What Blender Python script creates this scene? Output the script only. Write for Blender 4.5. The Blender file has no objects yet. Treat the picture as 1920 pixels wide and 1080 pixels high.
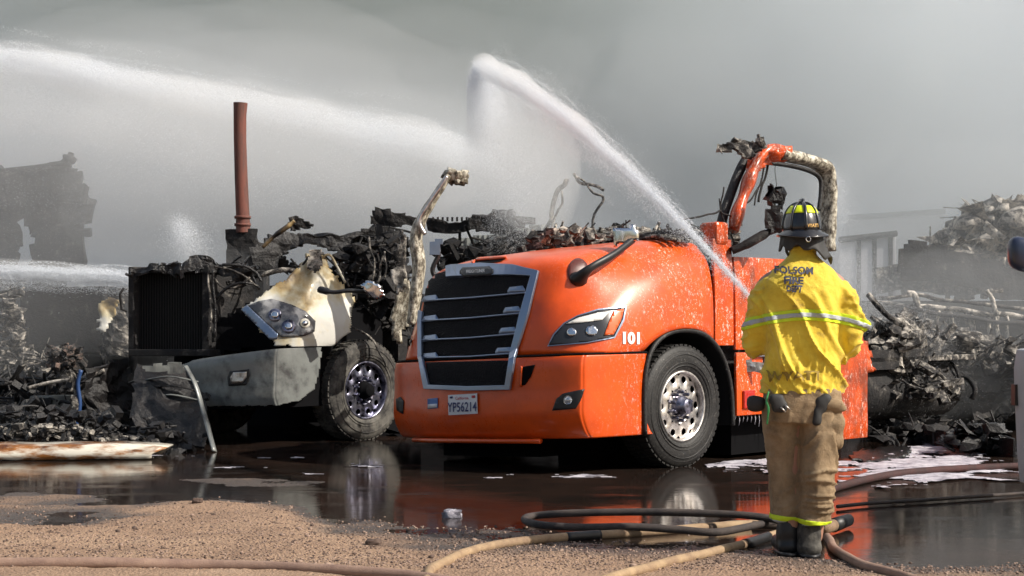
import bpy, bmesh, math, random
import numpy as np
from mathutils import Vector, Matrix, noise
from mathutils.bvhtree import BVHTree
R = math.radians
random.seed(7); np.random.seed(7)
S = bpy.context.scene
C = S.collection
# ------------------------------------------------------------------ camera, world, sun, exposure
CAMZ, F, CX, HY = 1.24, 3000.0, 960.0, 601.0      # eye height, focal length in photo pixels, centre column, horizon row
cam = bpy.data.cameras.new('camera'); co = bpy.data.objects.new('camera', cam); C.objects.link(co)
co.location = (0, 0, CAMZ); co.rotation_euler = (R(90), 0, 0)
cam.sensor_width = 36; cam.lens = F/1920*36; cam.shift_y = (HY-540)/1920
cam.clip_end = 2000; cam.clip_start = .1
S.camera = co
SUN_EL, SX, SY = R(39), .93, -.37
W = bpy.data.worlds.new('World'); S.world = W; W.use_nodes = True
nt = W.node_tree; bg = nt.nodes['Background']; sk = nt.nodes.new('ShaderNodeTexSky')
sk.sky_type = 'NISHITA'; sk.sun_disc = False; sk.sun_elevation = SUN_EL; sk.sun_rotation = math.atan2(SX, SY)
sk.air_density = 1.2; sk.dust_density = 3.0
nt.links.new(sk.outputs[0], bg.inputs[0]); bg.inputs[1].default_value = .085
sl = bpy.data.lights.new('sun', 'SUN'); sl.energy = 4.6; sl.angle = R(.5); sl.color = (1, .93, .83)
so = bpy.data.objects.new('sun', sl); C.objects.link(so)
sd = Vector((SX*math.cos(SUN_EL), SY*math.cos(SUN_EL), math.sin(SUN_EL)*math.hypot(SX, SY)))
so.rotation_euler = sd.to_track_quat('Z', 'Y').to_euler()
S.view_settings.view_transform = 'Standard'; S.view_settings.look = 'None'
S.view_settings.exposure = .25; S.view_settings.gamma = 1; S.view_settings.use_curve_mapping = False
S.render.engine = 'CYCLES'
S.cycles.use_denoising = True
S.cycles.use_adaptive_sampling = True; S.cycles.adaptive_threshold = .02
S.cycles.max_bounces = 8; S.cycles.diffuse_bounces = 2; S.cycles.glossy_bounces = 3; S.cycles.transmission_bounces = 4
S.cycles.volume_bounces = 6; S.cycles.volume_step_rate = 1.0; S.cycles.volume_max_steps = 256
S.cycles.transparent_max_bounces = 12
S.cycles.sample_clamp_indirect = 4

# ------------------------------------------------------------------ helpers
def P(px, py, Y):
    return Vector(((px-CX)/F*Y, Y, CAMZ+(HY-py)/F*Y))
def G(px, py, z=0.):
    Y = (CAMZ-z)*F/(py-HY); return Vector(((px-CX)/F*Y, Y, z))
def ray(px, py):
    return Vector((0, 0, CAMZ)), Vector(((px-CX)/F, 1, (HY-py)/F)).normalized()
def link(o, parent=None):
    C.objects.link(o)
    if parent is not None: o.parent = parent
    return o
def tag(o, label=None, cat=None, group=None, kind=None):
    for k, v in (('label', label), ('category', cat), ('group', group), ('kind', kind)):
        if v: o[k] = v
    return o
def empty(name, loc, rz=0, label=None, cat=None, group=None, parent=None):
    o = bpy.data.objects.new(name, None); o.empty_display_size = .1
    o.location = loc; o.rotation_euler = (0, 0, rz); link(o, parent)
    o['_w'] = 1; return tag(o, label, cat, group)
def wmat(o):
    m = Matrix.LocRotScale(o.location, o.rotation_euler, o.scale)
    return (wmat(o.parent) @ m) if o.parent else m
def mk(name, vs, fs, mat, parent=None, smooth=True, **kw):
    """a mesh object from world coordinates"""
    me = bpy.data.meshes.new(name)
    if parent is not None:
        inv = wmat(parent).inverted(); vs = [inv @ Vector(v) for v in vs]
        base = None
    me.from_pydata([tuple(v) for v in vs], [], fs)
    for m in (mat if isinstance(mat, (list, tuple)) else [mat]): me.materials.append(m)
    me.polygons.foreach_set('use_smooth', [smooth]*len(me.polygons))
    me.update()
    o = bpy.data.objects.new(name, me); link(o, parent)
    return tag(o, **kw)
def fix_normals(o):
    bm = bmesh.new(); bm.from_mesh(o.data); bmesh.ops.recalc_face_normals(bm, faces=bm.faces); bm.to_mesh(o.data); bm.free(); return o
def baked(o, name=None):
    dg = bpy.context.evaluated_depsgraph_get(); dg.update()
    me = bpy.data.meshes.new_from_object(o.evaluated_get(dg)); o.modifiers.clear(); o.data = me; return o
class MB:
    def __init__(s): s.v = []; s.f = []
    def add(s, vs, fs):
        n = len(s.v); s.v += [Vector(v) for v in vs]; s.f += [tuple(i+n for i in f) for f in fs]; return s
    def box(s, a, b, M=None):
        x0, y0, z0 = a; x1, y1, z1 = b
        vs = [Vector(p) for p in ((x0,y0,z0),(x1,y0,z0),(x1,y1,z0),(x0,y1,z0),(x0,y0,z1),(x1,y0,z1),(x1,y1,z1),(x0,y1,z1))]
        if M is not None: vs = [M(v) for v in vs] if callable(M) else [M @ v for v in vs]
        return s.add(vs, [(0,3,2,1),(4,5,6,7),(0,1,5,4),(1,2,6,5),(2,3,7,6),(3,0,4,7)])
    def tube(s, pts, r, n=8, caps=True, flat=1., up=None):
        pts = [Vector(p) for p in pts]; m = len(pts)
        rs = r if isinstance(r, (list, tuple)) else [r]*m
        prev = None; vs = []
        for i, p in enumerate(pts):
            t = (pts[min(i+1, m-1)]-pts[max(i-1, 0)]).normalized()
            if up is not None: a = up.cross(t)
            elif prev is None: a = t.cross(Vector((0, 0, 1))) if abs(t.z) < .9 else t.cross(Vector((1, 0, 0)))
            else: a = prev - t*prev.dot(t)
            a.normalize(); b = t.cross(a); prev = a
            for k in range(n):
                g = 2*math.pi*k/n; vs.append(p+a*math.cos(g)*rs[i]+b*math.sin(g)*rs[i]*flat)
        fs = [(i*n+k, i*n+(k+1) % n, (i+1)*n+(k+1) % n, (i+1)*n+k) for i in range(m-1) for k in range(n)]
        if caps: fs += [tuple(range(n-1, -1, -1)), tuple((m-1)*n+k for k in range(n))]
        return s.add(vs, fs)
    def lathe(s, prof, M, n=32):
        """prof: (x along axis, r); axis = local X"""
        vs = []; m = len(prof)
        for x, r in prof:
            for k in range(n):
                g = 2*math.pi*k/n; vs.append(M @ Vector((x, r*math.cos(g), r*math.sin(g))))
        fs = [(i*n+k, i*n+(k+1) % n, (i+1)*n+(k+1) % n, (i+1)*n+k) for i in range(m-1) for k in range(n)]
        return s.add(vs, fs)
    def build(s, name, mat, parent=None, smooth=False, **kw):
        o = mk(name, s.v, s.f, mat, parent, smooth, **kw); return fix_normals(o)
def mod(o, typ, **kw):
    m = o.modifiers.new(typ.lower(), typ)
    for k, v in kw.items(): setattr(m, k, v)
    return m
def bevel(o, w=.008, seg=2):
    mod(o, 'BEVEL', width=w, segments=seg, limit_method='ANGLE', angle_limit=R(40)); return o
def catmull(pts, per=6):
    pts = [Vector(p) for p in pts]; out = []
    for i in range(len(pts)-1):
        a, b, c, d = pts[max(i-1, 0)], pts[i], pts[i+1], pts[min(i+2, len(pts)-1)]
        for k in range(per):
            t = k/per
            out.append(.5*((2*b)+(-a+c)*t+(2*a-5*b+4*c-d)*t*t+(-a+3*b-3*c+d)*t**3))
    out.append(pts[-1]); return out
def inpoly(x, y, poly):
    c = False; j = len(poly)-1
    for i in range(len(poly)):
        xi, yi = poly[i]; xj, yj = poly[j]
        if (yi > y) != (yj > y) and x < (xj-xi)*(y-yi)/(yj-yi)+xi: c = not c
        j = i
    return c
def proj(p):
    return (CX+F*p[0]/p[1], HY-F*(p[2]-CAMZ)/p[1])

# ------------------------------------------------------------------ materials
def mat(name, col, rough=.6, metal=0., spec=.5, coat=0., **kw):
    m = bpy.data.materials.new(name); m.use_nodes = True
    b = m.node_tree.nodes['Principled BSDF']
    b.inputs['Base Color'].default_value = (*col, 1); b.inputs['Roughness'].default_value = rough
    b.inputs['Metallic'].default_value = metal; b.inputs['Specular IOR Level'].default_value = spec
    b.inputs['Coat Weight'].default_value = coat
    for k, v in kw.items(): b.inputs[k].default_value = v
    return m
class N:
    """tiny node-tree writer"""
    def __init__(s, m): s.t = m.node_tree; s.b = s.t.nodes['Principled BSDF']; s.co = s.t.nodes.new('ShaderNodeTexCoord')
    def noise(s, scale, detail=4, rough=.6, vec=None, dist=0., stretch=None):
        n = s.t.nodes.new('ShaderNodeTexNoise'); n.inputs['Scale'].default_value = scale; n.inputs['Detail'].default_value = detail
        n.inputs['Roughness'].default_value = rough; n.inputs['Distortion'].default_value = dist
        v = vec or s.co.outputs['Object']
        if stretch:
            mp = s.t.nodes.new('ShaderNodeMapping'); mp.inputs['Scale'].default_value = stretch; s.t.links.new(v, mp.inputs[0]); v = mp.outputs[0]
        s.t.links.new(v, n.inputs['Vector']); return n.outputs['Fac']
    def voro(s, scale, feature='F1', out='Distance'):
        n = s.t.nodes.new('ShaderNodeTexVoronoi'); n.feature = feature; n.inputs['Scale'].default_value = scale
        s.t.links.new(s.co.outputs['Object'], n.inputs['Vector']); return n.outputs[out]
    def ramp(s, fac, stops):
        n = s.t.nodes.new('ShaderNodeValToRGB'); e = n.color_ramp.elements
        while len(e) < len(stops): e.new(.5)
        for i, (p, c) in enumerate(stops):
            e[i].position = p; e[i].color = (*c, 1) if isinstance(c, tuple) else (c, c, c, 1)
        s.t.links.new(fac, n.inputs[0]); return n.outputs[0]
    def mix(s, fac, a, b):
        n = s.t.nodes.new('ShaderNodeMix'); n.data_type = 'RGBA'
        for i, x in ((0, fac), (6, a), (7, b)):
            if isinstance(x, bpy.types.NodeSocket): s.t.links.new(x, n.inputs[i])
            elif i == 0: n.inputs[0].default_value = x
            else: n.inputs[i].default_value = (*x, 1) if isinstance(x, tuple) else (x, x, x, 1)
        return n.outputs[2]
    def math(s, op, a, b=0., c=0.):
        n = s.t.nodes.new('ShaderNodeMath'); n.operation = op
        for i, x in enumerate((a, b, c)):
            if isinstance(x, bpy.types.NodeSocket): s.t.links.new(x, n.inputs[i])
            else: n.inputs[i].default_value = x
        return n.outputs[0]
    def sep(s, v=None):
        n = s.t.nodes.new('ShaderNodeSeparateXYZ'); s.t.links.new(v or s.co.outputs['Object'], n.inputs[0]); return n.outputs
    def color(s, x): s.t.links.new(x, s.b.inputs['Base Color']); return s
    def set(s, name, x): s.t.links.new(x, s.b.inputs[name]); return s
    def bump(s, h, strength=.3, dist=.02):
        n = s.t.nodes.new('ShaderNodeBump'); n.inputs['Strength'].default_value = strength; n.inputs['Distance'].default_value = dist
        s.t.links.new(h, n.inputs['Height']); s.t.links.new(n.outputs[0], s.b.inputs['Normal']); return s

M = {}
# orange paint with dried foam specks that gather on the upper and rear bodywork
m = M['orange'] = mat('orange_paint', (.76, .09, .006), .44, coat=.25)
m.node_tree.nodes['Principled BSDF'].inputs['Coat Roughness'].default_value = .12
n = N(m); x, y, z = n.sep()
area = n.math('MULTIPLY', n.math('SMOOTH_MIN', n.math('MULTIPLY_ADD', y, .9, -.15), 1.0, .1), n.ramp(n.noise(3.2, 3), [(.35, 0.), (.62, 1.)]))
sp1 = n.ramp(n.voro(48), [(.13, 1.), (.24, 0.)]); sp2 = n.ramp(n.noise(38, 4, .75, stretch=(1, 1, .55)), [(.57, 0.), (.66, 1.)])
spk = n.math('MULTIPLY', n.math('MAXIMUM', n.math('MULTIPLY', sp1, .8), sp2), area)
dirt = n.ramp(n.noise(4, 5, .65), [(.4, (.77, .092, .006)), (.75, (.58, .066, .008))])
soot = n.math('MULTIPLY', n.ramp(n.noise(5, 6, .7, stretch=(1, 1, .5)), [(.42, 0.), (.60, 1.)]), n.ramp(n.math('MULTIPLY_ADD', y, .25, n.math('MULTIPLY', z, .25)), [(.80, 0.), (.92, .75)]))
dirt = n.mix(soot, dirt, (.10, .035, .02))
col = n.mix(n.math('MINIMUM', n.math('MULTIPLY', spk, .95), 1.), dirt, (.90, .80, .72))
n.color(col); n.set('Roughness', n.math('MULTIPLY_ADD', spk, .5, .3)); n.bump(n.noise(60, 2), .05, .004)
# white paint scorched to ochre and soot
m = M['scorched'] = mat('scorched_white_paint', (.6, .55, .42), .45, coat=.15)
n = N(m); x, y, z = n.sep()
a = n.math('ADD', n.noise(2.2, 5, .6), n.math('MULTIPLY', n.math('SUBTRACT', z, 1.2), .22))
n.color(n.ramp(a, [(.46, (.60, .59, .54)), (.56, (.56, .50, .34)), (.64, (.40, .29, .13)), (.72, (.13, .09, .05)), (.80, (.02, .017, .015))]))
n.bump(n.noise(18, 4), .15, .01)
m = M['sooty_white'] = mat('sooty_white_paint', (.12, .125, .12), .35, coat=.3)
n = N(m); x, y, z = n.sep()
n.color(n.ramp(n.noise(2.5, 6, .65), [(.34, (.06, .06, .06)), (.48, (.19, .20, .19)), (.75, (.27, .285, .27))])); n.bump(n.noise(9, 4), .2, .02)
# char: black with brown and grey ash
def char(name, hi=(.30, .28, .25), amt=.62, scale=6., rough=.75):
    m = mat(name, (.02, .02, .02), rough); n = N(m)
    f = n.noise(scale, 8, .72, dist=.4)
    n.color(n.ramp(f, [(.40, (.005, .005, .006)), (amt-.06, (.014, .012, .012)), (amt, (.045, .04, .036)), (amt+.14, hi)]))
    n.bump(n.noise(scale*4, 6, .7), .6, .03); return m
M['char'] = char('charred_metal')
M['char_glossy'] = char('wet_charred_metal', rough=.3, amt=.68)
M['char_blue'] = char('wet_blue_black_char', hi=(.035, .045, .085), rough=.45, amt=.68, scale=5)
M['ash'] = char('ash_covered_metal', hi=(.50, .46, .40), amt=.50, scale=9)
M['ash_pale'] = char('pale_ash', hi=(.60, .55, .48), amt=.44, scale=7)
m = M['mottled'] = mat('mottled_burnt_panel', (.5, .45, .35), .5)
n = N(m); f = n.noise(22, 8, .75, stretch=(1, 1, .6)); n.color(n.ramp(f, [(.38, (.03, .025, .02)), (.47, (.22, .19, .14)), (.56, (.62, .58, .47)), (.75, (.85, .82, .72))])); n.bump(f, .4, .02)
M['rust'] = mat('rusted_pipe', (.24, .075, .045), .8); n = N(M['rust']); x, y, z = n.sep()
n.color(n.mix(n.ramp(n.noise(3, 5, stretch=(3, 3, .6)), [(.35, 0.), (.7, 1.)]), (.20, .062, .042), (.07, .045, .04))); n.bump(n.noise(30, 4), .3, .01)
M['chrome'] = mat('chrome', (.75, .76, .78), .14, 1.)
M['alu'] = mat('polished_aluminium', (.72, .70, .68), .24, 1.); n = N(M['alu']); n.set('Roughness', n.ramp(n.noise(14, 6), [(.35, .28), (.7, .55)]))
n.color(n.ramp(n.noise(20, 5, .7), [(.3, (.35, .31, .28)), (.55, (.75, .72, .69))]))
M['alu_dark'] = mat('sooty_aluminium', (.3, .3, .32), .3, .9); n = N(M['alu_dark']); n.color(n.ramp(n.noise(9, 6, .7), [(.36, (.02, .02, .03)), (.5, (.25, .25, .33)), (.72, (.55, .54, .60))]))
M['trim'] = mat('satin_grey_trim', (.28, .34, .45), .3, .8)
M['plastic'] = mat('black_plastic', (.015, .015, .016), .45)
M['black'] = mat('soot_and_shade_black', (.006, .006, .007), .9, spec=.08)  # black for soot, also coloured in for shade inside recesses
m = M['rubber'] = mat('tyre_rubber', (.018, .017, .017), .6); n = N(m); f = n.noise(38, 5, .8)
n.color(n.ramp(f, [(.52, (.010, .0095, .0095)), (.63, (.04, .037, .034)), (.76, (.36, .34, .31))])); n.bump(n.noise(60, 3), .3, .01)
M['rubber_plain'] = mat('burnt_tyre_rubber', (.05, .048, .044), .8); n = N(M['rubber_plain']); n.color(n.ramp(n.noise(7, 6, .7), [(.4, (.02, .018, .017)), (.7, (.16, .15, .13))])); n.bump(n.noise(40, 4), .4, .01)
M['glass'] = mat('lamp_lens', (.9, .92, .95), .05, **{'Transmission Weight': .92, 'IOR': 1.35})
M['lampdark'] = mat('lamp_housing', (.03, .032, .038), .25)
M['amber'] = mat('amber_lens', (.75, .12, .02), .15, coat=.8)
M['redlens'] = mat('red_marker_lens', (.5, .02, .012), .2, coat=.8)
M['white'] = mat('white_lettering', (.82, .80, .76), .5)
M['plate'] = mat('licence_plate', (.74, .74, .76), .35)
M['plateblue'] = mat('plate_blue', (.02, .03, .13), .5)
M['platered'] = mat('plate_red', (.5, .03, .04), .5)
M['sticker'] = mat('blue_sticker', (.06, .16, .42), .4)
M['mesh'] = mat('grille_mesh', (.005, .005, .007), .7, spec=.2); n = N(M['mesh']); n.bump(n.voro(70), .6, .01)
M['vwhite'] = mat('white_vehicle_paint', (.45, .46, .49), .65, spec=.2)
M['bluegrey'] = mat('blue_mirror_cover', (.025, .035, .07), .35, coat=.5)

# ------------------------------------------------------------------ ground, water, foam
SH = [(-900, 925), (0, 948), (130, 965), (260, 952), (420, 925), (560, 938), (640, 985), (800, 1003), (980, 1006), (1150, 1018), (1330, 1022), (1500, 1038), (1700, 1050), (1900, 1052), (2900, 1060)]
SHW = sorted(((G(a, b).x, G(a, b).y) for a, b in SH))
shx = np.array([a for a, b in SHW]); shy = np.array([b for a, b in SHW])
def vnoise(X, Y, sc, seed):
    """value noise on arrays"""
    rs = np.random.RandomState(seed); T = rs.rand(256, 256)
    x = X*sc; y = Y*sc; xi = np.floor(x).astype(int); yi = np.floor(y).astype(int); fx = x-xi; fy = y-yi
    fx = fx*fx*(3-2*fx); fy = fy*fy*(3-2*fy)
    a = T[xi % 256, yi % 256]; b = T[(xi+1) % 256, yi % 256]; c = T[xi % 256, (yi+1) % 256]; d = T[(xi+1) % 256, (yi+1) % 256]
    return (a*(1-fx)+b*fx)*(1-fy)+(c*(1-fx)+d*fx)*fy-.5
def gh(X, Y):
    X = np.asarray(X, float); Y = np.asarray(Y, float)
    d = Y-np.interp(X, shx, shy)
    h = np.where(d < 0, np.minimum(-d*.028, .045), np.maximum(-d*(.016-.006*np.clip((-X-.6)/1.2, 0, 1)), -.05))
    left = np.clip((-X-.6)/1.2, 0, 1)
    n1 = vnoise(X, Y*1.8, .9, 1)*.034*(.5+.85*left)+vnoise(X, Y*1.6, 2.6, 2)*.016*(.6+.8*left)
    n2 = vnoise(X, Y, 9, 3)*.007+vnoise(X, Y, 28, 4)*.005+vnoise(X, Y, 60, 5)*.005
    far = np.clip((Y-13)/3, 0, 1)
    return h+(n1+n2)*(1-.8*far)-.01*far
xs = np.concatenate([-np.geomspace(300, 3.9, 22), np.arange(-3.8, 3.8, .016), np.geomspace(3.9, 300, 22)])
ys = np.concatenate([[-100, -30, -8, 0, 3, 5, 6.2, 7, 7.4], np.arange(7.6, 10.2, .014), np.arange(10.2, 13, .03), np.arange(13, 18, .12), np.geomspace(18, 600, 26)])
XX, YY = np.meshgrid(xs, ys); ZZ = gh(XX, YY)
me = bpy.data.meshes.new('ground'); nv = XX.size; nx = len(xs); ny = len(ys)
me.vertices.add(nv); me.vertices.foreach_set('co', np.stack([XX, YY, ZZ], -1).ravel())
ii = np.arange((ny-1)*(nx-1)); r = ii//(nx-1); c = ii % (nx-1); q = np.stack([r*nx+c, r*nx+c+1, (r+1)*nx+c+1, (r+1)*nx+c], -1)
me.loops.add(q.size); me.loops.foreach_set('vertex_index', q.ravel().astype(np.int32))
me.polygons.add(len(q)); me.polygons.foreach_set('loop_start', np.arange(0, q.size, 4, dtype=np.int32))
me.polygons.foreach_set('use_smooth', np.ones(len(q), bool)); me.update(); me.validate()
m = M['ground'] = mat('sandy_gravel', (.3, .2, .14), .85); n = N(m); x, y, z = n.sep()
dry = n.ramp(n.noise(1.3, 6, .7), [(.3, (.30, .19, .125)), (.55, (.47, .31, .205)), (.75, (.60, .42, .29))])
peb = n.ramp(n.voro(85), [(.0, (.10, .065, .05)), (.22, (.62, .58, .55)), (.5, (1., 1., 1.))])
mm = n.t.nodes.new('ShaderNodeMix'); mm.data_type = 'RGBA'; mm.blend_type = 'MULTIPLY'; mm.inputs[0].default_value = .8
n.t.links.new(dry, mm.inputs[6]); n.t.links.new(peb, mm.inputs[7])
wet = n.ramp(n.math('ADD', z, n.math('MULTIPLY', n.noise(2.2, 5), .022)), [(.016, 1.), (.036, 0.)])
colr = n.mix(wet, mm.outputs[2], n.mix(n.noise(14, 5), (.045, .036, .032), (.13, .10, .085)))
n.color(colr); n.set('Roughness', n.math('MULTIPLY_ADD', wet, -.5, .9)); n.bump(n.math('ADD', n.noise(60, 7, .75), n.voro(60)), .9, .022)
me.materials.append(m)
go = bpy.data.objects.new('ground', me); link(go); tag(go, 'sandy tan gravel ground, dark and wet towards the trucks', None, None, 'structure')
def grid_sheet(x0, x1, y0, y1, nx, ny, zf):
    vs = [(x0+(x1-x0)*i/nx, y0+(y1-y0)*j/ny, zf(x0+(x1-x0)*i/nx, y0+(y1-y0)*j/ny)) for j in range(ny+1) for i in range(nx+1)]
    fs = [(j*(nx+1)+i, j*(nx+1)+i+1, (j+1)*(nx+1)+i+1, (j+1)*(nx+1)+i) for j in range(ny) for i in range(nx)]
    return vs, fs
m = M['water'] = mat('muddy_water', (.022, .016, .013), .04, spec=.5, IOR=1.33); n = N(m)
n.color(n.ramp(n.noise(1.1, 5), [(.35, (.018, .014, .012)), (.7, (.040, .024, .018))]))
n.set('Roughness', n.ramp(n.noise(1.1, 6, .65, stretch=(1, 2.5, 1)), [(.40, .02), (.55, .10), (.75, .30)]))
n.bump(n.noise(7, 5, .6, stretch=(1, 1.6, 1)), .12, .008)
vs, fs = grid_sheet(-30, 30, 7.2, 40, 1, 1, lambda a, b: 0.)
mk('puddle_water', vs, fs, m, None, False, label='dark muddy puddle under and in front of the trucks', kind='structure')
m = M['foam'] = mat('fire_foam', (.78, .76, .80), .6); n = N(m); n.color(n.ramp(n.noise(7, 6, .7), [(.32, (.16, .15, .19)), (.5, (.52, .50, .56)), (.68, (.80, .78, .82))])); n.bump(n.noise(30, 6, .7), .8, .03)
def foam_patch(poly, thick=.02, seed=0, thr=-.2):
    W_ = [G(a, b) for a, b in poly]; x0 = min(p.x for p in W_); x1 = max(p.x for p in W_); y0 = min(p.y for p in W_); y1 = max(p.y for p in W_)
    pl = [(p.x, p.y) for p in W_]; st = .03; V_ = []; Fs = []; vs = {}
    def lev(x, y):
        return noise.fractal(Vector((x*1.3, y*1.6, seed)), .8, 2.1, 5)-thr
    def vid(i, j):
        if (i, j) not in vs:
            x = x0+i*st; y = y0+j*st; L = max(0, min(1, lev(x, y)*4))
            h = .003+thick*L*(.6+.4*noise.noise(Vector((x*9, y*9, seed))))
            jx = noise.noise(Vector((x*40, y*40, 1)))*st*.4
            vs[i, j] = len(V_); V_.append((x+jx, y+jx, h))
        return vs[i, j]
    for i in range(int((x1-x0)/st)+1):
        for j in range(int((y1-y0)/st)+1):
            x = x0+i*st; y = y0+j*st
            x2 = x+.18*noise.noise(Vector((x*3, y*3, 2))); y2 = y+.35*noise.noise(Vector((x*3, y*3, 8)))
            if inpoly(x2, y2, pl) and lev(x, y) > 0: Fs.append((vid(i, j), vid(i+1, j), vid(i+1, j+1), vid(i, j+1)))
    return V_, Fs
for k, (poly, th, lb, thr) in enumerate([
    ([(1310, 880), (1330, 866), (1445, 862), (1600, 868), (1600, 893), (1445, 888)], .016, 'white fire foam floating on the puddle behind the orange truck front tyre', -.2),
    ([(1560, 905), (1600, 872), (1680, 850), (1740, 830), (1800, 838), (1880, 868), (1910, 880), (1910, 900), (1760, 903), (1650, 918)], .016, 'broad sheet of white fire foam on the water at the right', -.22),
    ([(30, 845), (300, 850), (620, 862), (900, 880), (1200, 890), (1300, 900), (900, 900), (400, 880), (60, 862)], .012, 'thin scattered flecks of foam along the water under the trucks', .47)]):
    vs, fs = foam_patch(poly, th, k*7.1, thr)
    mk('fire_foam', vs, fs, M['foam'], None, True, label=lb, kind='stuff')
# loose gravel
def blob_template(rs):
    bm = bmesh.new(); bmesh.ops.create_icosphere(bm, subdivisions=1, radius=1)
    v = [Vector(q.co)*(1+rs.uniform(-.25, .25)) for q in bm.verts]; f = [tuple(w.index for w in t.verts) for t in bm.faces]; bm.free(); return v, f
rs = random.Random(3); mb = MB(); tv, tf = blob_template(rs); mb2 = MB()
for i in range(14000):
    py = 930+150*rs.random()**.6*1.02; px = rs.uniform(-40, 1960); g = G(px, py); hz = float(gh(g.x, g.y))
    s = rs.choice([.003, .004, .005, .006, .009])*(1 if rs.random() < .985 else 2.2)
    if hz < -.004: continue
    rz = Matrix.Rotation(rs.uniform(0, 6.3), 3, 'Z'); sc = Vector((1, rs.uniform(.6, 1), rs.uniform(.5, .8)))*s
    (mb if rs.random() < .6 else mb2).add([rz @ Vector((v.x*sc.x, v.y*sc.y, v.z*sc.z))+Vector((g.x, g.y, hz+s*.2)) for v in tv], tf)
M['pebble'] = mat('pebble', (.30, .21, .16), .8); M['pebble2'] = mat('dark_pebble', (.10, .065, .05), .8)
mk('gravel', mb.v, mb.f, M['pebble'], None, True, label='loose tan grit scattered over the sand', kind='stuff')
mk('gravel', mb2.v, mb2.f, M['pebble2'], None, True, label='loose dark brown grit scattered over the sand', kind='stuff')

# ------------------------------------------------------------------ crumpled sheets and junk
def nz(p, f, s=0.):
    return Vector((noise.noise(Vector((p.x*f, p.y*f, p.z*f+s))), noise.noise(Vector((p.x*f+31.7, p.y*f, p.z*f+s))), noise.noise(Vector((p.x*f, p.y*f+57.3, p.z*f+s)))))
def sheet(name, poly, Yf, matl, parent=None, thick=.02, rough=.05, freq=3., step=8, jag=6., seed=0., smooth=False, holes=(), **kw):
    """a torn, crumpled plate with real thickness: outline given by photo columns/rows at depth Yf(px,py)"""
    if not callable(Yf): yy = Yf; Yf = lambda a, b: yy
    x0 = min(p[0] for p in poly); x1 = max(p[0] for p in poly); y0 = min(p[1] for p in poly); y1 = max(p[1] for p in poly)
    ids = {}; V_ = []; Fs = []
    def vid(i, j):
        if (i, j) not in ids:
            a = x0+i*step; b = y0+j*step
            w = P(a, b, Yf(a, b)); w = w+nz(w, freq, seed)*rough+nz(w, freq*4, seed)*rough*.35
            ids[i, j] = len(V_); V_.append(w)
        return ids[i, j]
    for i in range(int((x1-x0)/step)+1):
        for j in range(int((y1-y0)/step)+1):
            a = x0+(i+.5)*step; b = y0+(j+.5)*step
            a2 = a+jag*noise.noise(Vector((a*.06, b*.06, seed))); b2 = b+jag*noise.noise(Vector((a*.06, b*.06, seed+9)))
            if inpoly(a2, b2, poly) and not any(inpoly(a2, b2, h) for h in holes):
                Fs.append((vid(i, j), vid(i, j+1), vid(i+1, j+1), vid(i+1, j)))
    if not Fs: return None
    o = mk(name, V_, Fs, matl, parent, smooth, **kw)
    mod(o, 'SOLIDIFY', thickness=thick, offset=0.); return o
def junk(mb, poly, Yr, n, seed, size=(.05, .3), kinds='btp'):
    rs = random.Random(seed); x0 = min(p[0] for p in poly); x1 = max(p[0] for p in poly); y0 = min(p[1] for p in poly); y1 = max(p[1] for p in poly)
    k = 0; tries = 0
    while k < n and tries < n*40:
        tries += 1
        a = rs.uniform(x0, x1); b = rs.uniform(y0, y1)
        if not inpoly(a, b, poly): continue
        k += 1; Y = rs.uniform(*Yr); w = P(a, b, Y); t = rs.choice(kinds); L = rs.uniform(*size)
        rot = Matrix.Rotation(rs.uniform(-.6, .6), 4, 'X') @ Matrix.Rotation(rs.uniform(0, 6.3), 4, 'Z') @ Matrix.Rotation(rs.gauss(0, .5), 4, 'Y')
        T = Matrix.Translation(w) @ rot
        if t == 'b': mb.box((-L/2, -.03-L*.06, -.02-L*.06), (L/2, .03+L*.06, .02+L*.06), T)
        elif t == 'p':
            vs = []; q = 3
            for i in range(q+1):
                for j in range(q+1):
                    p = T @ Vector(((i/q-.5)*L, (j/q-.5)*L*.6, 0)); vs.append(p+nz(p, 9, seed)*L*.25)
            mb.add(vs, [(i*(q+1)+j, (i+1)*(q+1)+j, (i+1)*(q+1)+j+1, i*(q+1)+j+1) for i in range(q) for j in range(q)])
        elif t == 't':
            pts = [T @ Vector((L*(i/5-.5)*1.6, 0, 0)) for i in range(6)]; pts = [p+nz(p, 3, seed+k)*L*.7 for p in pts]; mb.tube(pts, rs.uniform(.006, .018), 6)
        else:
            r = L*.45; mb.add([w+Vector((v.x*r, v.y*r, v.z*r*.7))+nz(v*3+w*5, 1, seed)*r*.5 for v in tv], tf)
    return mb
#@@TRUCK
# ------------------------------------------------------------------ semi truck bodywork shared by both trucks
class Frame:
    """truck frame: a = sideways (towards the truck's left), b = backwards, h = up; the body leans on its soft right tyre"""
    def __init__(s, ox, oy, th, lean): s.O = Vector((ox, oy, 0)); s.U = Vector((math.cos(th), -math.sin(th), 0)); s.V = Vector((math.sin(th), math.cos(th), 0)); s.th = th; s.lean = lean
    def raw(s, a, b, h): return s.O+s.U*a+s.V*b+Vector((0, 0, h))
    def __call__(s, p, b=None, h=None):
        a, b, h = p if b is None else (p, b, h)
        return s.raw(a, b, h+(a-1.15)*s.lean)
    def inv(s, w):
        d = Vector(w)-s.O; a = d.dot(s.U); return a, d.dot(s.V), d.z-(a-1.15)*s.lean
    def side(s, px, py, a=1.2):
        """point on the body side plane seen at a photo column/row"""
        k = (px-CX)/F; b = (k*(s.O.y+a*s.U.y)-s.O.x-a*s.U.x)/(s.V.x-k*s.V.y)
        w = s.raw(a, b, 0); w.z = CAMZ+(HY-py)/F*w.y; return w
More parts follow.
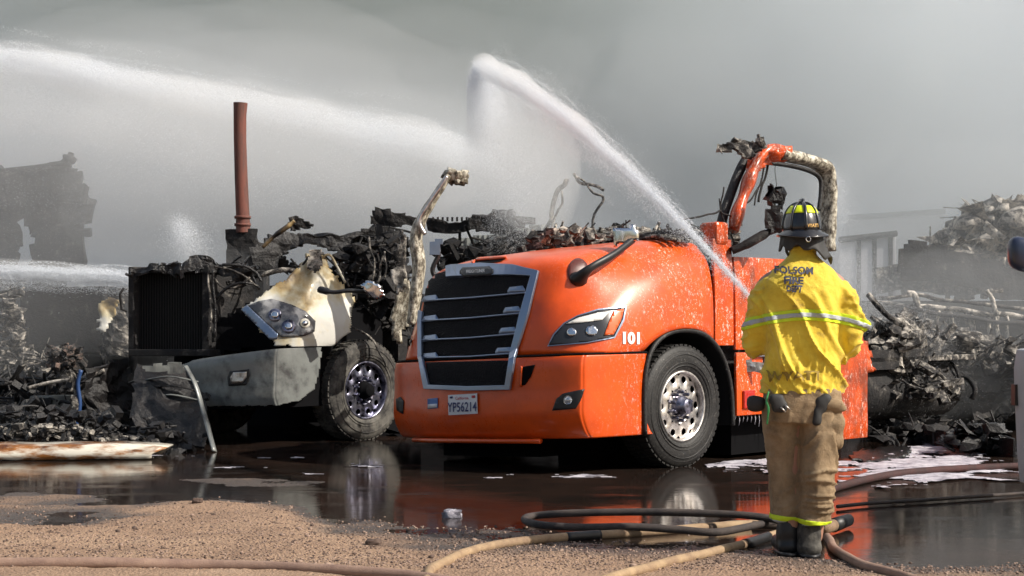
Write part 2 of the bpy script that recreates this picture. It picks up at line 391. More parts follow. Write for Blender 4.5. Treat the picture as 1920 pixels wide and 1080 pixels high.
NET = [
 [(0,0,.98),(0,.04,1.25),(0,.10,1.52),(0,.20,1.76),(0,.5,1.86),(0,.95,1.92),(0,1.35,1.96),(0,1.76,1.99)],
 [(.33,.01,.98),(.34,.05,1.25),(.36,.11,1.5),(.37,.21,1.75),(.37,.5,1.85),(.38,.95,1.91),(.4,1.35,1.96),(.42,1.76,1.99)],
 [(.60,.05,.98),(.66,.09,1.25),(.73,.17,1.5),(.79,.31,1.715),(.77,.57,1.825),(.75,.95,1.89),(.75,1.35,1.95),(.75,1.76,1.98)],
 [(.82,.10,.98),(.86,.15,1.2),(.89,.26,1.42),(.93,.45,1.61),(.92,.69,1.74),(.91,1.0,1.84),(.91,1.35,1.91),(.92,1.76,1.96)],
 [(1.0,.18,.98),(1.01,.24,1.15),(1.03,.35,1.33),(1.05,.55,1.48),(1.05,.78,1.62),(1.03,1.05,1.74),(1.04,1.38,1.82),(1.05,1.76,1.87)],
 [(1.12,.3,.98),(1.13,.36,1.1),(1.14,.46,1.24),(1.14,.64,1.38),(1.14,.85,1.50),(1.14,1.08,1.60),(1.14,1.4,1.68),(1.15,1.76,1.72)],
 [(1.18,.45,.98),(1.185,.5,1.06),(1.19,.60,1.15),(1.20,.74,1.24),(1.205,.92,1.34),(1.21,1.12,1.40),(1.21,1.42,1.42),(1.2,1.76,1.45)],
 [(1.20,.80,.98),(1.215,.82,1.0),(1.23,.88,1.05),(1.24,.97,1.10),(1.25,1.1,1.145),(1.25,1.3,1.17),(1.24,1.55,1.15),(1.21,1.76,1.06)]]
def cr(a, b, c, d, t): return .5*((2*b)+(-a+c)*t+(2*a-5*b+4*c-d)*t*t+(-a+3*b-3*c+d)*t**3)
def refine(net, nk, ns):
    A = np.array(net, float); K, Sn, _ = A.shape
    def up(A, n):
        L = A.shape[0]; out = []
        for i in range(L-1):
            a = A[i-1] if i else 2*A[0]-A[1]; b = A[i]; c = A[i+1]; d = A[i+2] if i+2 < L else 2*A[L-1]-A[L-2]
            for k in range(n): out.append(cr(a, b, c, d, k/n))
        out.append(A[-1]); return np.array(out)
    return up(up(A, nk).transpose(1, 0, 2), ns).transpose(1, 0, 2)
def body_grid(A, fr, mirror=True):
    """A[k][s] lateral 0..K; returns verts, faces of the full symmetric surface"""
    K, Sn, _ = A.shape; vs = []; rows = []
    order = ([(-1, k) for k in range(K-1, 0, -1)] if mirror else [])+[(1, k) for k in range(K)]
    for sg, k in order: rows.append([len(vs)+i for i in range(Sn)]); vs += [fr(sg*A[k][i][0], A[k][i][1], A[k][i][2]) for i in range(Sn)]
    fs = [(rows[r][i], rows[r+1][i], rows[r+1][i+1], rows[r][i+1]) for r in range(len(rows)-1) for i in range(Sn-1)]
    return vs, fs
HOOD = refine(NET, 5, 5)
PLAN = [(0,-.03),(.3,-.025),(.6,.005),(.9,.075),(1.085,.150),(1.115,.180),(1.135,.23),(1.185,.5),(1.215,.84)]
LEV = [(.965,0.),(.93,-.012),(.86,-.02),(.72,-.02),(.60,-.03),(.50,-.03),(.42,-.005),(.34,.04),(.30,.08)]
BUMP = refine([[(u, v+d+(.0), h) for h, d in LEV] for u, v in PLAN], 5, 3)
def bvh_of(vs, fs): return BVHTree.FromPolygons([tuple(v) for v in vs], fs)
def hit(bvh, px, py):
    o, d = ray(px, py); h, nrm, i, dist = bvh.ray_cast(o, d)
    if h is None: return None, None
    if nrm.dot(d) > 0: nrm = -nrm
    return h, nrm
def patch(name, bvh, poly, off, matl, parent, thick=0., step=6, jag=0., smooth=True, fallbackY=None, **kw):
    """a panel that follows the bodywork inside an outline, standing off it"""
    x0 = min(p[0] for p in poly); x1 = max(p[0] for p in poly); y0 = min(p[1] for p in poly); y1 = max(p[1] for p in poly)
    bm = bmesh.new(); vs = [bm.verts.new((p[0], 0, -p[1])) for p in poly]; f = bm.faces.new(vs)
    for ax, a0, a1 in ((0, x0, x1), (2, -y1, -y0)):
        t = a0+step
        while t < a1:
            no = (1, 0, 0) if ax == 0 else (0, 0, 1); pc = (t, 0, 0) if ax == 0 else (0, 0, t)
            bmesh.ops.bisect_plane(bm, geom=bm.verts[:]+bm.edges[:]+bm.faces[:], plane_co=pc, plane_no=no); t += step
    bmesh.ops.triangulate(bm, faces=bm.faces)
    lastY = None; bad = []
    for v in bm.verts:
        h, nr = hit(bvh, v.co.x, -v.co.z)
        if h is None: bad.append(v); continue
        v.co = h+nr*off
    if bad: bmesh.ops.delete(bm, geom=bad, context='VERTS')
    me = bpy.data.meshes.new(name); inv = wmat(parent).inverted() if parent else Matrix()
    for v in bm.verts: v.co = inv @ v.co
    bm.normal_update(); bmesh.ops.recalc_face_normals(bm, faces=bm.faces)
    c = inv @ Vector((0, 0, CAMZ)); 
    if bm.faces and sum((f.normal.dot(c-f.calc_center_median()) > 0) for f in bm.faces) < len(bm.faces)/2: bmesh.ops.reverse_faces(bm, faces=bm.faces)
    bm.to_mesh(me); bm.free(); me.materials.append(matl)
    me.polygons.foreach_set('use_smooth', [smooth]*len(me.polygons))
    o = bpy.data.objects.new(name, me); link(o, parent)
    if thick: mod(o, 'SOLIDIFY', thickness=thick, offset=1 if thick > 0 else -1)
    return tag(o, **kw)
def strip_on(name, bvh, pts, r, off, matl, parent, flat=1., n=8, dense=6, **kw):
    q = []
    for i in range(len(pts)-1):
        for k in range(dense): t = k/dense; q.append((pts[i][0]*(1-t)+pts[i+1][0]*t, pts[i][1]*(1-t)+pts[i+1][1]*t))
    q.append(pts[-1]); W_ = []
    for a, b in q:
        h, nr = hit(bvh, a, b)
        if h is not None: W_.append(h+nr*off)
    return MB().tube(W_, r, n, flat=flat).build(name, matl, parent, True, **kw)
def text_mesh(s, size, bold=.0, spacing=1.):
    c = bpy.data.curves.new('t', 'FONT'); c.body = s; c.size = size; c.offset = bold; c.space_character = spacing; c.align_x = 'CENTER'; c.align_y = 'CENTER'; c.resolution_u = 3
    o = bpy.data.objects.new('t', c); C.objects.link(o); dg = bpy.context.evaluated_depsgraph_get(); dg.update()
    me = bpy.data.meshes.new_from_object(o.evaluated_get(dg)); bpy.data.objects.remove(o); return me
def text_on(name, s, bvh, cx, cy, hpx, matl, parent, off=.004, bold=.02, slope=0., sx=1., step=None, taper=0., **kw):
    """lettering laid on a surface where the photo shows it: cx, cy, capital height in photo pixels"""
    me = text_mesh(s, 1., bold); bm = bmesh.new(); bm.from_mesh(me); k = hpx/.70
    bmesh.ops.remove_doubles(bm, verts=bm.verts, dist=1e-4)
    xs_ = [v.co.x for v in bm.verts]; x0, x1 = min(xs_), max(xs_); st = (step or 5)/k; t = x0+st
    while t < x1:
        bmesh.ops.bisect_plane(bm, geom=bm.verts[:]+bm.edges[:]+bm.faces[:], plane_co=(t, 0, 0), plane_no=(1, 0, 0)); t += st
    for yy in np.arange(-.4, .8, st): bmesh.ops.bisect_plane(bm, geom=bm.verts[:]+bm.edges[:]+bm.faces[:], plane_co=(0, yy, 0), plane_no=(0, 1, 0))
    inv = wmat(parent).inverted(); bad = []
    for v in bm.verts:
        h, nr = hit(bvh, cx+v.co.x*k*sx*(1+taper*v.co.y), cy-v.co.y*k+v.co.x*k*sx*slope)
        if h is None: bad.append(v); continue
        v.co = inv @ (h+nr*off)
    if bad: bmesh.ops.delete(bm, geom=bad, context='VERTS')
    bm.to_mesh(me); bm.free(); me.materials.clear(); me.materials.append(matl); me.name = name
    o = bpy.data.objects.new(name, me); link(o, parent); return tag(o, **kw)

def axle_matrix(fr, a, b, h, toe=0.):
    m = Matrix.Identity(4); u = (fr.U*math.cos(toe)+fr.V*math.sin(toe)); v = u.cross(Vector((0, 0, 1))); 
    for i in range(3): m[i][0] = u[i]; m[i][1] = v[i]; m[i][2] = (0, 0, 1)[i]
    m.translation = fr.raw(a, b, h); return m
def wheel(parent, fr, b, rubber, alu, dark, a=1.06, toe=0., sc=1., flat=0.):
    r = .515*sc; T = axle_matrix(fr, a, b, r, toe)
    w = bpy.data.objects.new('wheel', None); w.empty_display_size = .1; link(w, parent)
    w.matrix_parent_inverse = Matrix(); w['_w'] = 1
    tp = [(.10, .30), (.135, .305), (.148, .33), (.155, .37), (.155, .43), (.145, .475), (.130, .50), (.120, .512), (.06, .518), (-.12, .515), (-.15, .47), (-.15, .33), (-.12, .29)]
    mb = MB().lathe([(x, q*sc) for x, q in tp], T, 64); t = mb.build('tyre', rubber, w, True)
    # tread blocks and sidewall ribs as real relief
    tb = MB()
    for k in range(54):
        g = 2*math.pi*k/54
        Rm = T @ Matrix.Rotation(g, 4, 'X')
        for x0, x1, ph in ((.03, .118, 0), (-.06, .02, .02), (-.15, -.07, 0)):
            tb.box((x0, -.02+ph, .505*sc), (x1, .02+ph, .526*sc), Rm)
    tb.build('tread', rubber, w, False, kind='stuff')
    rb = MB()
    for rr in (.345, .372, .44, .468): rb.lathe([(.150 if rr < .46 else .142, (rr-.006)*sc), (.162 if rr < .46 else .150, rr*sc), (.150 if rr < .46 else .142, (rr+.006)*sc)], T, 64)
    rb.build('sidewall_ring', rubber, w, True, kind='stuff')
    # rim with ten round hand holes cut through the disc
    n = 10; bm = bmesh.new(); N0 = 80
    rim_prof = [(.125, .305), (.140, .300), (.142, .285), (.120, .278), (.085, .275)]
    mb = MB().lathe([(x, q*sc) for x, q in rim_prof], T, 80)
    ro, ri, hr, hc = .275*sc, .150*sc, .030*sc, .232*sc; hol = MB(); vs = []; fs = []
    dish = lambda q: .085+.010*((.275*sc-q)/(.125*sc))
    for k in range(n):
        g0 = 2*math.pi*k/n; per = 8; idx = []
        # hole ring and a square-ish cell ring around it
        hole = []; cell = []
        for j in range(16):
            t_ = 2*math.pi*(j+.5)/16; c, s_ = math.cos(t_), math.sin(t_); q = max(abs(c), abs(s_))
            hole.append((hc+hr*c, hr*s_/hc)); rr = c/q; aa = s_/q
            cell.append(((ro+ri)/2+(ro-ri)/2*rr, aa*math.pi/n))
        base = len(vs)
        for (q, a_) in hole: vs.append(T @ Vector((dish(q)-.004, q*math.cos(g0+a_), q*math.sin(g0+a_))))
        for (q, a_) in hole: q2 = hc+(q-hc)*1.18; vs.append(T @ Vector((dish(q2)+.001, q2*math.cos(g0+a_*1.18), q2*math.sin(g0+a_*1.18))))
        for (q, a_) in cell: vs.append(T @ Vector((dish(q), q*math.cos(g0+a_), q*math.sin(g0+a_))))
        for (q, a_) in hole: vs.append(T @ Vector((-.02, q*math.cos(g0+a_), q*math.sin(g0+a_))))
        for j in range(16):
            j2 = (j+1) % 16
            fs += [(base+j, base+16+j, base+16+j2, base+j2), (base+16+j, base+32+j, base+32+j2, base+16+j2)]
        hol.add(vs[base:base+16]+vs[base+48:base+64], [(j, (j+1) % 16, 16+(j+1) % 16, 16+j) for j in range(16)]+[tuple(range(16, 32))])
    mb.add(vs, fs); hol.build('hand_hole', M['black'], w, True, kind='stuff')  # hole walls coloured black for the shade inside, not bare aluminium
    mb.lathe([(.095, .150*sc), (.088, .135*sc), (.088, .10*sc), (.098, .095*sc)], T, 40)
    mb.build('rim', alu, w, True)
    MB().lathe([(-.03, .28*sc), (-.03, .0001)], T, 32).build('brake_drum', dark, w, True)
    MB().lathe([(.09, .098*sc), (.12, .092*sc), (.150, .082*sc), (.155, .070*sc), (.190, .066*sc), (.200, .055*sc), (.203, .0001)], T, 24).build('hub', M['alu_dark'] if alu is M['alu'] else dark, w, True)
    nut = None
    for k in range(10):
        g = 2*math.pi*(k+.5)/10; c = T @ Vector((0, .121*sc*math.cos(g), .121*sc*math.sin(g)))
        if nut is None:
            ax = MB().lathe([(0, .017), (.05, .016), (.06, .009), (.065, .0001)], Matrix.Identity(4), 6)
            me = bpy.data.meshes.new('lug_nut'); me.from_pydata([tuple(v) for v in ax.v], [], ax.f); me.materials.append(M['alu_dark']); nut = me
        o = bpy.data.objects.new('lug_nut', nut); link(o, w)
        Tl = T.copy(); Tl.translation = c; o.matrix_local = wmat(parent).inverted() @ Tl @ Matrix.Translation((.086, 0, 0))
    return w
#@@ORANGE
TH = R(44)
fr = Frame(-.35, 13.4, TH, .046)
truck = empty('semi_truck', fr.O, -TH, 'orange semi truck with grey barred grille and burnt-out cab, numbered 101', 'truck')
vs, fs = body_grid(HOOD, fr); hb = bvh_of(vs, fs)
hood = fix_normals(mk('hood', vs, fs, M['orange'], truck, True)); mod(hood, 'SOLIDIFY', thickness=.02, offset=-1)
bvs, bfs = body_grid(BUMP, fr); bb = bvh_of(bvs, bfs)
bumper = fix_normals(mk('bumper', bvs, bfs, M['orange'], truck, True)); mod(bumper, 'SOLIDIFY', thickness=.02, offset=-1)
# dark gap between hood and bumper
seam = MB(); A = BUMP
pts = [fr(s_*A[k][0][0]*.992, A[k][0][1]+.012, .973) for s_, rng in ((-1, range(A.shape[0]-1, 0, -1)), (1, range(A.shape[0]))) for k in rng]
seam.tube(pts, .014, 6).build('bumper_gap', M['black'], truck)
# grille: dark mesh behind a satin surround and four bars
GR = [(803, 520), (850, 506), (905, 501), (965, 503), (1003, 514), (985, 590), (966, 668), (880, 673), (794, 672), (793, 600)]
patch('grille_mesh', hb, GR, .012, M['mesh'], truck)
def ringpatch(name, bvh, outer, inner, off, matl, parent, thick=.02, step=8):
    o = None; n_ = len(outer); mb = MB()
    for i in range(n_):
        j = (i+1) % n_; K = 5
        for k in range(K):
            t0, t1 = k/K, (k+1)/K; q = []
            for pa, t in ((outer, t0), (outer, t1), (inner, t1), (inner, t0)):
                q.append((pa[i][0]*(1-t)+pa[j][0]*t, pa[i][1]*(1-t)+pa[j][1]*t))
            hs = [hit(bvh, *c) for c in q]
            if any(h[0] is None for h in hs): continue
            mb.add([h+nr*off for h, nr in hs], [(0, 1, 2, 3)])
    o = mk(name, mb.v, mb.f, matl, parent, False); bm = bmesh.new(); bm.from_mesh(o.data); bmesh.ops.remove_doubles(bm, verts=bm.verts, dist=.002); bmesh.ops.recalc_face_normals(bm, faces=bm.faces)
    c = wmat(parent).inverted() @ Vector((0, 0, CAMZ))
    if sum((f.normal.dot(c-f.calc_center_median()) > 0) for f in bm.faces) < len(bm.faces)/2: bmesh.ops.reverse_faces(bm, faces=bm.faces)
    bm.to_mesh(o.data); bm.free(); mod(o, 'SOLIDIFY', thickness=thick, offset=1); bevel(o, .005, 2); return o
SO = [(797, 514), (850, 501), (905, 497), (965, 499), (1013, 510), (994, 590), (969, 672), (960, 731), (880, 733), (800, 729), (789, 672), (789, 600)]
SI = [(803, 529), (850, 522), (905, 519), (960, 518), (998, 520), (978, 590), (960, 664), (951, 722), (880, 724), (808, 721), (796, 668), (796, 600)]
tot_v = vs+bvs; tot_f = fs+[tuple(i+len(vs) for i in f) for f in bfs]; tb = bvh_of(tot_v, tot_f)
ringpatch('grille_surround', tb, SO, SI, .008, M['trim'], truck, .03)
patch('lower_grille', bb, [(800, 680), (962, 676), (955, 724), (880, 728), (806, 724)], .01, M['mesh'], truck)
for (l, r_), w in (((567, 550), 0), ((604, 588), 0), ((640, 626), 0), ((673, 663), 0)):
    xl = 796; xr = 992-(l-560)*.215
    bar = strip_on('grille_bar', hb, [(xl, l-2), (xl+90, (l+r_)/2+1), (xr, r_)], .016, .02, M['trim'], truck, flat=.55)
    for x0, x1, yy in ((xl+1, xl+30, l-7), (xr-35, xr-3, r_-7)):
        sl_ = (r_-l)/(xr-xl)
        patch('bar_end', hb, [(x0, yy+4), (x0+4, yy-3), (x1-4, yy-3+sl_*28), (x1, yy+4+sl_*28), (x1, yy+8+sl_*28), (x0, yy+8)], .022, M['trim'], bar, .008)
EM = [(868, 512), (873, 507), (922, 505), (930, 509), (930, 515), (924, 519), (874, 521), (868, 517)]
em = patch('badge', hb, EM, .034, M['lampdark'], truck, .008)
text_on('badge_lettering', 'FREIGHTLINER', hb, 898, 513, 6, M['alu'], em, .046, .01, -.05, .62)
patch('hood_scoop', hb, [(888, 489), (950, 485), (939, 491), (895, 498)], .005, M['black'], truck)
patch('scoop_lip', hb, [(884, 493), (890, 487), (950, 483), (950, 486), (892, 490), (889, 497)], .006, M['orange'], truck, .015)
# headlight with housing, reflector bowls, clear lens and amber corner
HL = [(1029, 648), (1040, 628), (1058, 608), (1082, 594), (1120, 583), (1171, 577), (1166, 600), (1150, 632), (1100, 642)]
hl = patch('headlight', hb, HL, .006, M['lampdark'], truck, .004, step=5)
patch('light_bar', hb, [(1062, 608), (1084, 597), (1120, 588), (1143, 585), (1128, 601), (1090, 606)], .014, M['white'], hl, .004, 5)
patch('amber_corner', hb, [(1149, 584), (1168, 580), (1163, 600), (1148, 628), (1131, 630), (1140, 606)], .014, M['amber'], hl, .004, 5)
for cx_, cy_, rr in ((1072, 624, 8), (1109, 621, 10)):
    poly = [(cx_+rr*math.cos(t)*1.1, cy_+rr*math.sin(t)) for t in np.linspace(0, 2*math.pi, 14)[:-1]]
    patch('reflector', hb, poly, .012, M['chrome'], hl, .006, 5)
ringpatch('headlight_rim', hb, [(1027, 650), (1038, 627), (1057, 606), (1082, 592), (1120, 580), (1174, 574), (1169, 602), (1152, 634), (1100, 644)], HL, .007, M['trim'], hl, .006)
# the other headlight, hardly seen past the corner
mh = patch('headlight', hb, [(752, 650), (757, 634), (772, 618), (776, 632), (770, 650)], .008, M['lampdark'], truck, .006)
patch('fog_lamp_recess', bb, [(1036, 770), (1044, 748), (1056, 738), (1096, 729), (1088, 752), (1080, 766)], .004, M['plastic'], truck, .006)
fg = patch('fog_lamp', bb, [(1066+8*math.cos(t), 750+8*math.sin(t)) for t in np.linspace(0, 6.28, 12)[:-1]], .016, M['glass'], truck, .01)
patch('reflector', bb, [(1066+6*math.cos(t), 750+6*math.sin(t)) for t in np.linspace(0, 6.28, 10)[:-1]], .012, M['chrome'], fg, .003)
patch('bumper_vent', bb, [(980, 688), (1004, 684), (996, 706), (985, 722), (977, 723)], .004, M['black'], truck, .004)
patch('vent_edge', bb, [(976, 726), (978, 686), (981, 688), (979, 724)], .005, M['orange'], truck, .014)
patch('fog_lamp_recess', bb, [(745, 770), (744, 748), (752, 744), (758, 752), (757, 776)], .005, M['plastic'], truck, .004)
pl = patch('licence_plate', bb, [(843, 741), (897, 738), (898, 775), (844, 778)], .015, M['plate'], truck, .004, smooth=False)
text_on('plate_number', 'YP56214', bb, 870.5, 764, 17, M['plateblue'], pl, .026, .012, -.03, .62)
text_on('plate_state_name', 'California', bb, 870, 747, 5, M['platered'], pl, .026, .01, -.03, .9)
patch('plate_sticker', bb, [(847, 744), (852, 743.5), (852, 747), (847, 747.5)], .02, M['plateblue'], pl, .004)
patch('plate_sticker', bb, [(888, 742), (894, 741.5), (894, 746), (888, 746.5)], .02, M['platered'], pl, .004)
stk = patch('bumper_sticker', bb, [(803, 748), (822, 746), (822, 765), (803, 767)], .006, M['sticker'], truck, .002)
patch('sticker_band', bb, [(804, 758), (821, 757), (821, 764), (804, 766)], .01, M['plate'], stk, .001)
text_on('unit_number', '101', hb, 1183, 635, 20, M['white'], truck, .006, .055, .02, .92)
# bumper panel break line and under-lip
mb = MB(); mb.tube([fr(a_, -.0+abs(a_)**3*.14, .285) for a_ in np.linspace(-.75, .75, 12)], .035, 8, flat=.6); mb.build('air_dam', M['orange'], truck, True)
# mirror arm on the fender: socket, arm, mirror head
M['maroon'] = mat('maroon_socket', (.10, .022, .015), .4, coat=.3)
sock = patch('mirror_socket', hb, [(1064+19*0+20*math.cos(t)+20, 511+26*math.sin(t)) for t in np.linspace(0, 6.28, 18)[:-1]], .004, M['maroon'], truck, .004)
h0, n0 = hit(hb, 1086, 522)
arm = MB(); q0 = h0+n0*.02; q1 = P(1108, 502, q0.y-.05); q2 = P(1150, 478, q0.y+.1); q3 = P(1187, 450, q0.y+.35)
arm.tube(catmull([h0-n0*.03, q0, q1, q2, q3], 5), [.085]*5+[.075, .065, .055, .048, .042]+[.036]*5+[.032]*6, 10, flat=.75); arm.build('mirror_arm', M['plastic'], truck, True)
o = sheet('hood_mirror', [(1148, 430), (1190, 422), (1196, 452), (1150, 462)], q3.y, M['chrome'], truck, .07, .02, 3, 6, 2, 3, True)
# far mirror
q = fr(-.95, .5, 1.72); far = MB(); far.tube(catmull([q, q+Vector((-.03, 0, .08)), P(822, 478, q.y), P(818, 466, q.y)], 4), .022, 8); far.build('mirror_arm', M['plastic'], truck, True)
sheet('hood_mirror', [(806, 452), (830, 448), (827, 476), (808, 480)], q.y-.03, M['trim'], truck, .05, .01, 3, 5, 1, 4)
# wheel arch liner and wheels
for sg in (1,):
    mb = MB(); pr = []
    arch = [(.81, .30), (.80, .6), (.83, .86), (.93, 1.03), (1.12, 1.13), (1.35, 1.155), (1.6, 1.12), (1.80, 1.0), (1.93, .82), (2.0, .6), (2.02, .32)]
    ar = [(q.x, q.y) for q in catmull([(a_, b_, 0) for a_, b_ in arch], 4)]
    vs2 = []; m_ = len(ar)
    for a_, b_ in ar:
        for u_ in (1.22, .62): vs2.append(fr(u_, a_, b_))
    mb.add(vs2, [(2*i, 2*i+2, 2*i+3, 2*i+1) for i in range(m_-1)])
    o = mb.build('wheel_arch_liner', M['plastic'], truck, True)
    MB().tube([fr(1.222, a_, b_) for a_, b_ in ar], .022, 8).build('arch_trim', M['rubber'], truck, True)
wheel(truck, fr, 1.35, M['rubber'], M['alu'], M['plastic'], toe=R(-1))
wheel(truck, fr, 1.35, M['rubber_plain'], M['alu_dark'], M['black'], a=-1.06, sc=.96)
# dark under-body: rails, axle, engine
mb = MB()
for a_ in (-.42, .36): mb.box((a_, .25, .58), (a_+.08, 8.0, .84), lambda v: fr(v.x, v.y, v.z))
mb.box((-1.0, 1.3, .42), (1.0, 1.42, .54), lambda v: fr(v.x, v.y, v.z)); mb.build('frame_rail', M['black'], truck)
mb = MB(); mb.box((-.34, .5, .5), (.34, 2.0, 1.5), lambda v: fr(v.x, v.y, v.z)); o = mb.build('engine', M['black'], truck)
mb = MB(); mb.box((-.95, .42, .35), (.95, .5, .9), lambda v: fr(v.x, v.y, v.z)); mb.build('radiator', M['black'], truck)
# cab side: orange door and panels behind the hood
def side_panel(name, b0, b1, h0, h1, a_=1.2, matl=None, th=.03, par=None, wob=.0):
    nb, nh = max(2, int((b1-b0)/.08)), max(2, int((h1-h0)/.08)); vs_ = []; 
    for j in range(nh+1):
        for i in range(nb+1):
            bq = b0+(b1-b0)*i/nb; hq = h0+(h1-h0)*j/nh; w = nz(Vector((bq, hq, a_)), 2.2)*wob
            vs_.append(fr(a_-.05*max(0, hq-1.3)+w.x, bq, hq))
    o = mk(name, vs_, [(j*(nb+1)+i, j*(nb+1)+i+1, (j+1)*(nb+1)+i+1, (j+1)*(nb+1)+i) for j in range(nh) for i in range(nb)], matl or M['orange'], par or truck, True)
    mod(o, 'SOLIDIFY', thickness=th, offset=0); bevel(o, .006); return o
side_panel('cowl_panel', 1.79, 2.06, 1.02, 1.95, 1.19, wob=.02)
side_panel('door', 2.075, 3.2, .98, 1.80, 1.20, wob=.012)
side_panel('step_panel', 2.06, 3.35, .40, .955, 1.22, wob=.01)
side_panel('step_recess', 2.45, 3.2, .72, .93, 1.235, M['plastic'])
side_panel('rocker_panel', 3.36, 4.22, .10, 1.0, 1.21, wob=.02)
side_panel('sleeper_panel', 3.22, 3.9, 1.0, 1.5, 1.20, wob=.05)
patchy = sheet('sleeper_panel', [(1585, 600), (1600, 580), (1612, 600), (1630, 640), (1628, 700), (1580, 700)], lambda a, b: fr.side(a, b, 1.17).y, M['orange'], truck, .02, .08, 3, 6, 8, 2, True)
o = MB().box((1.235, 2.14, .46), (1.262, 2.30, .62), lambda v: fr(v.x, v.y, v.z)).build('side_marker_lamp', M['redlens'], truck); bevel(o, .008)
o = MB().box((1.225, 2.28, 1.16), (1.25, 2.42, 1.24), lambda v: fr(v.x, v.y, v.z)).build('door_handle', M['plastic'], truck); bevel(o, .01)
o = MB().tube([fr(1.2, 2.25, .9), fr(1.25, 2.28, .93), fr(1.25, 2.7, .93), fr(1.2, 2.75, .9)], .025, 8).build('grab_rail', M['chrome'], truck, True)
sheet('step_plate', [(1392, 674), (1432, 680), (1436, 700), (1396, 696)], fr.side(1410, 690, 1.26).y, M['alu'], truck, .02, .02, 5, 5, 3, 8)
# dark sill, drips and mud flap below
for i in range(16):
    b_ = 2.08+i*.06; L = .05+.13*abs(noise.noise(Vector((i*1.7, 3, 1))))*2
    MB().tube([fr(1.2, b_, .41), fr(1.205, b_+.004, .41-L*.5), fr(1.2, b_, .41-L)], [.006, .004, .002], 5).build('foam_drip', M['foam'], truck, True)
# burnt windshield frame: A pillar, roof rail, rear pillar
def sp(px, py, a_=1.12): return fr.side(px, py, a_)
ap = catmull([sp(1376, 432), sp(1383, 400), sp(1396, 362), sp(1408, 330), sp(1424, 300), sp(1448, 287), sp(1470, 292)], 5)
o = MB().tube(ap, [.095+.035*math.sin(i*.35)**2 for i in range(len(ap))], 8, flat=.5).build('windshield_pillar', M['orange'], truck, True)
ap2 = [p+fr.U*-.09+Vector((-.05, 0, 0)) for p in ap]; MB().tube(ap2, .05, 6).build('pillar_backing', M['char_blue'], truck, True)
rr = catmull([sp(1462, 289), sp(1495, 296), sp(1530, 306), sp(1548, 318), sp(1553, 350), sp(1553, 400), sp(1549, 470)], 6)
o = MB().tube(rr, [.095+.03*abs(noise.noise(p*4)) for p in rr], 8, flat=.6).build('window_frame', M['mottled'], truck, True)
rr2 = catmull([sp(1440, 306), sp(1480, 312), sp(1515, 322), sp(1532, 335), sp(1534, 360), sp(1530, 395)], 6)
MB().tube([p+fr.U*.03 for p in rr2], .022, 6).build('window_seal', M['char_blue'], truck, True)
sheet('roof_scrap', [(1350, 296), (1372, 262), (1392, 262), (1412, 272), (1436, 266), (1432, 280), (1400, 300), (1380, 288), (1362, 292)], sp(1400, 280).y, M['ash'], truck, .03, .10, 4, 5, 8, 3)
sheet('roof_scrap', [(1405, 300), (1428, 276), (1470, 285), (1466, 302), (1432, 308), (1410, 330)], sp(1430, 290).y-.08, M['orange'], truck, .02, .05, 5, 5, 5, 5, True)
for k, pts_ in enumerate([[(1440, 310), (1436, 335), (1428, 350), (1424, 378)], [(1432, 312), (1424, 345), (1408, 372), (1402, 378)], [(1455, 308), (1455, 335), (1456, 362)], [(1426, 335), (1418, 362), (1412, 385)], [(1365, 440), (1354, 400), (1356, 350)], [(1376, 410), (1352, 398), (1348, 372)], [(1350, 396), (1320, 404), (1282, 415)]]):
    MB().tube([p+nz(p, 6, k)*.02 for p in catmull([sp(*q, 1.1) for q in pts_], 5)], [.012, .009, .003, .008, .008, .006, .009][k], 6).build('hanging_wire', M['char'], truck, True)
# burnt mirror and bracket standing beside the window
mir = sheet('door_mirror', [(1436, 392), (1462, 388), (1466, 410), (1466, 432), (1440, 436), (1436, 415)], sp(1450, 410, 1.45).y, M['char_blue'], truck, .10, .03, 5, 5, 4, 6)
sheet('mirror_head', [(1440, 362), (1448, 352), (1460, 354), (1466, 372), (1462, 386), (1444, 386)], sp(1450, 370, 1.45).y, M['char_blue'], mir, .12, .05, 9, 4, 4, 2)
MB().tube(catmull([sp(1372, 470, 1.2), sp(1400, 458, 1.3), sp(1440, 436, 1.4), sp(1476, 424, 1.45)], 5), [.06]*5+[.07]*5+[.05]*6, 8, flat=.6).build('mirror_bracket', M['char'], truck, True)
MB().box((-1.1, 2.3, .04), (1.0, 4.1, .72), lambda v: fr(v.x, v.y, v.z)).build('added_dark_block', M['black'], truck)  # black block added under the cab to keep that space dark
MB().box((-.9, .55, .12), (.3, 1.1, .6), lambda v: fr(v.x, v.y, v.z)).build('oil_sump', M['black'], truck)
# scorched cowl, dashboard and seats behind the hood
wl = lambda v: fr(v.x, v.y, v.z)
mb = MB()
for i in range(9):
    b_ = 1.42+i*.035; mb.tube([q+nz(q, 8, i)*.03 for q in [fr(a_, b_+.03*math.sin(a_*5), 1.985-.25*max(0, a_-.85)) for a_ in np.linspace(.45, 1.05, 10)]], .016, 6)
mb.build('burnt_vent', M['ash'], truck, True)
mb = MB()
for sg in (1, -1): mb.tube([fr(sg*.15, 1.78, 2.0), fr(sg*.6, 1.80, 2.03), fr(sg*1.05, 1.84, 1.98)], .045, 8)
mb.build('cowl', M['char'], truck, True)
mb = MB(); junk(mb, [(980, 468), (1000, 440), (1060, 430), (1180, 430), (1330, 432), (1380, 430), (1380, 470), (1300, 455), (1180, 460)], (14.3, 15.6), 260, 5, (.03, .16), 'bpttl')
mb.build('burnt_interior', M['ash'], truck, kind='stuff')
mb = MB().box((-.95, 1.86, 1.2), (1.1, 1.98, 1.96), wl); mb.build('firewall', M['char'], truck)
o = MB().box((1.0, 1.82, 1.9), (1.2, 2.0, 2.1), wl).build('pillar_foot', M['orange'], truck); bevel(o, .03)
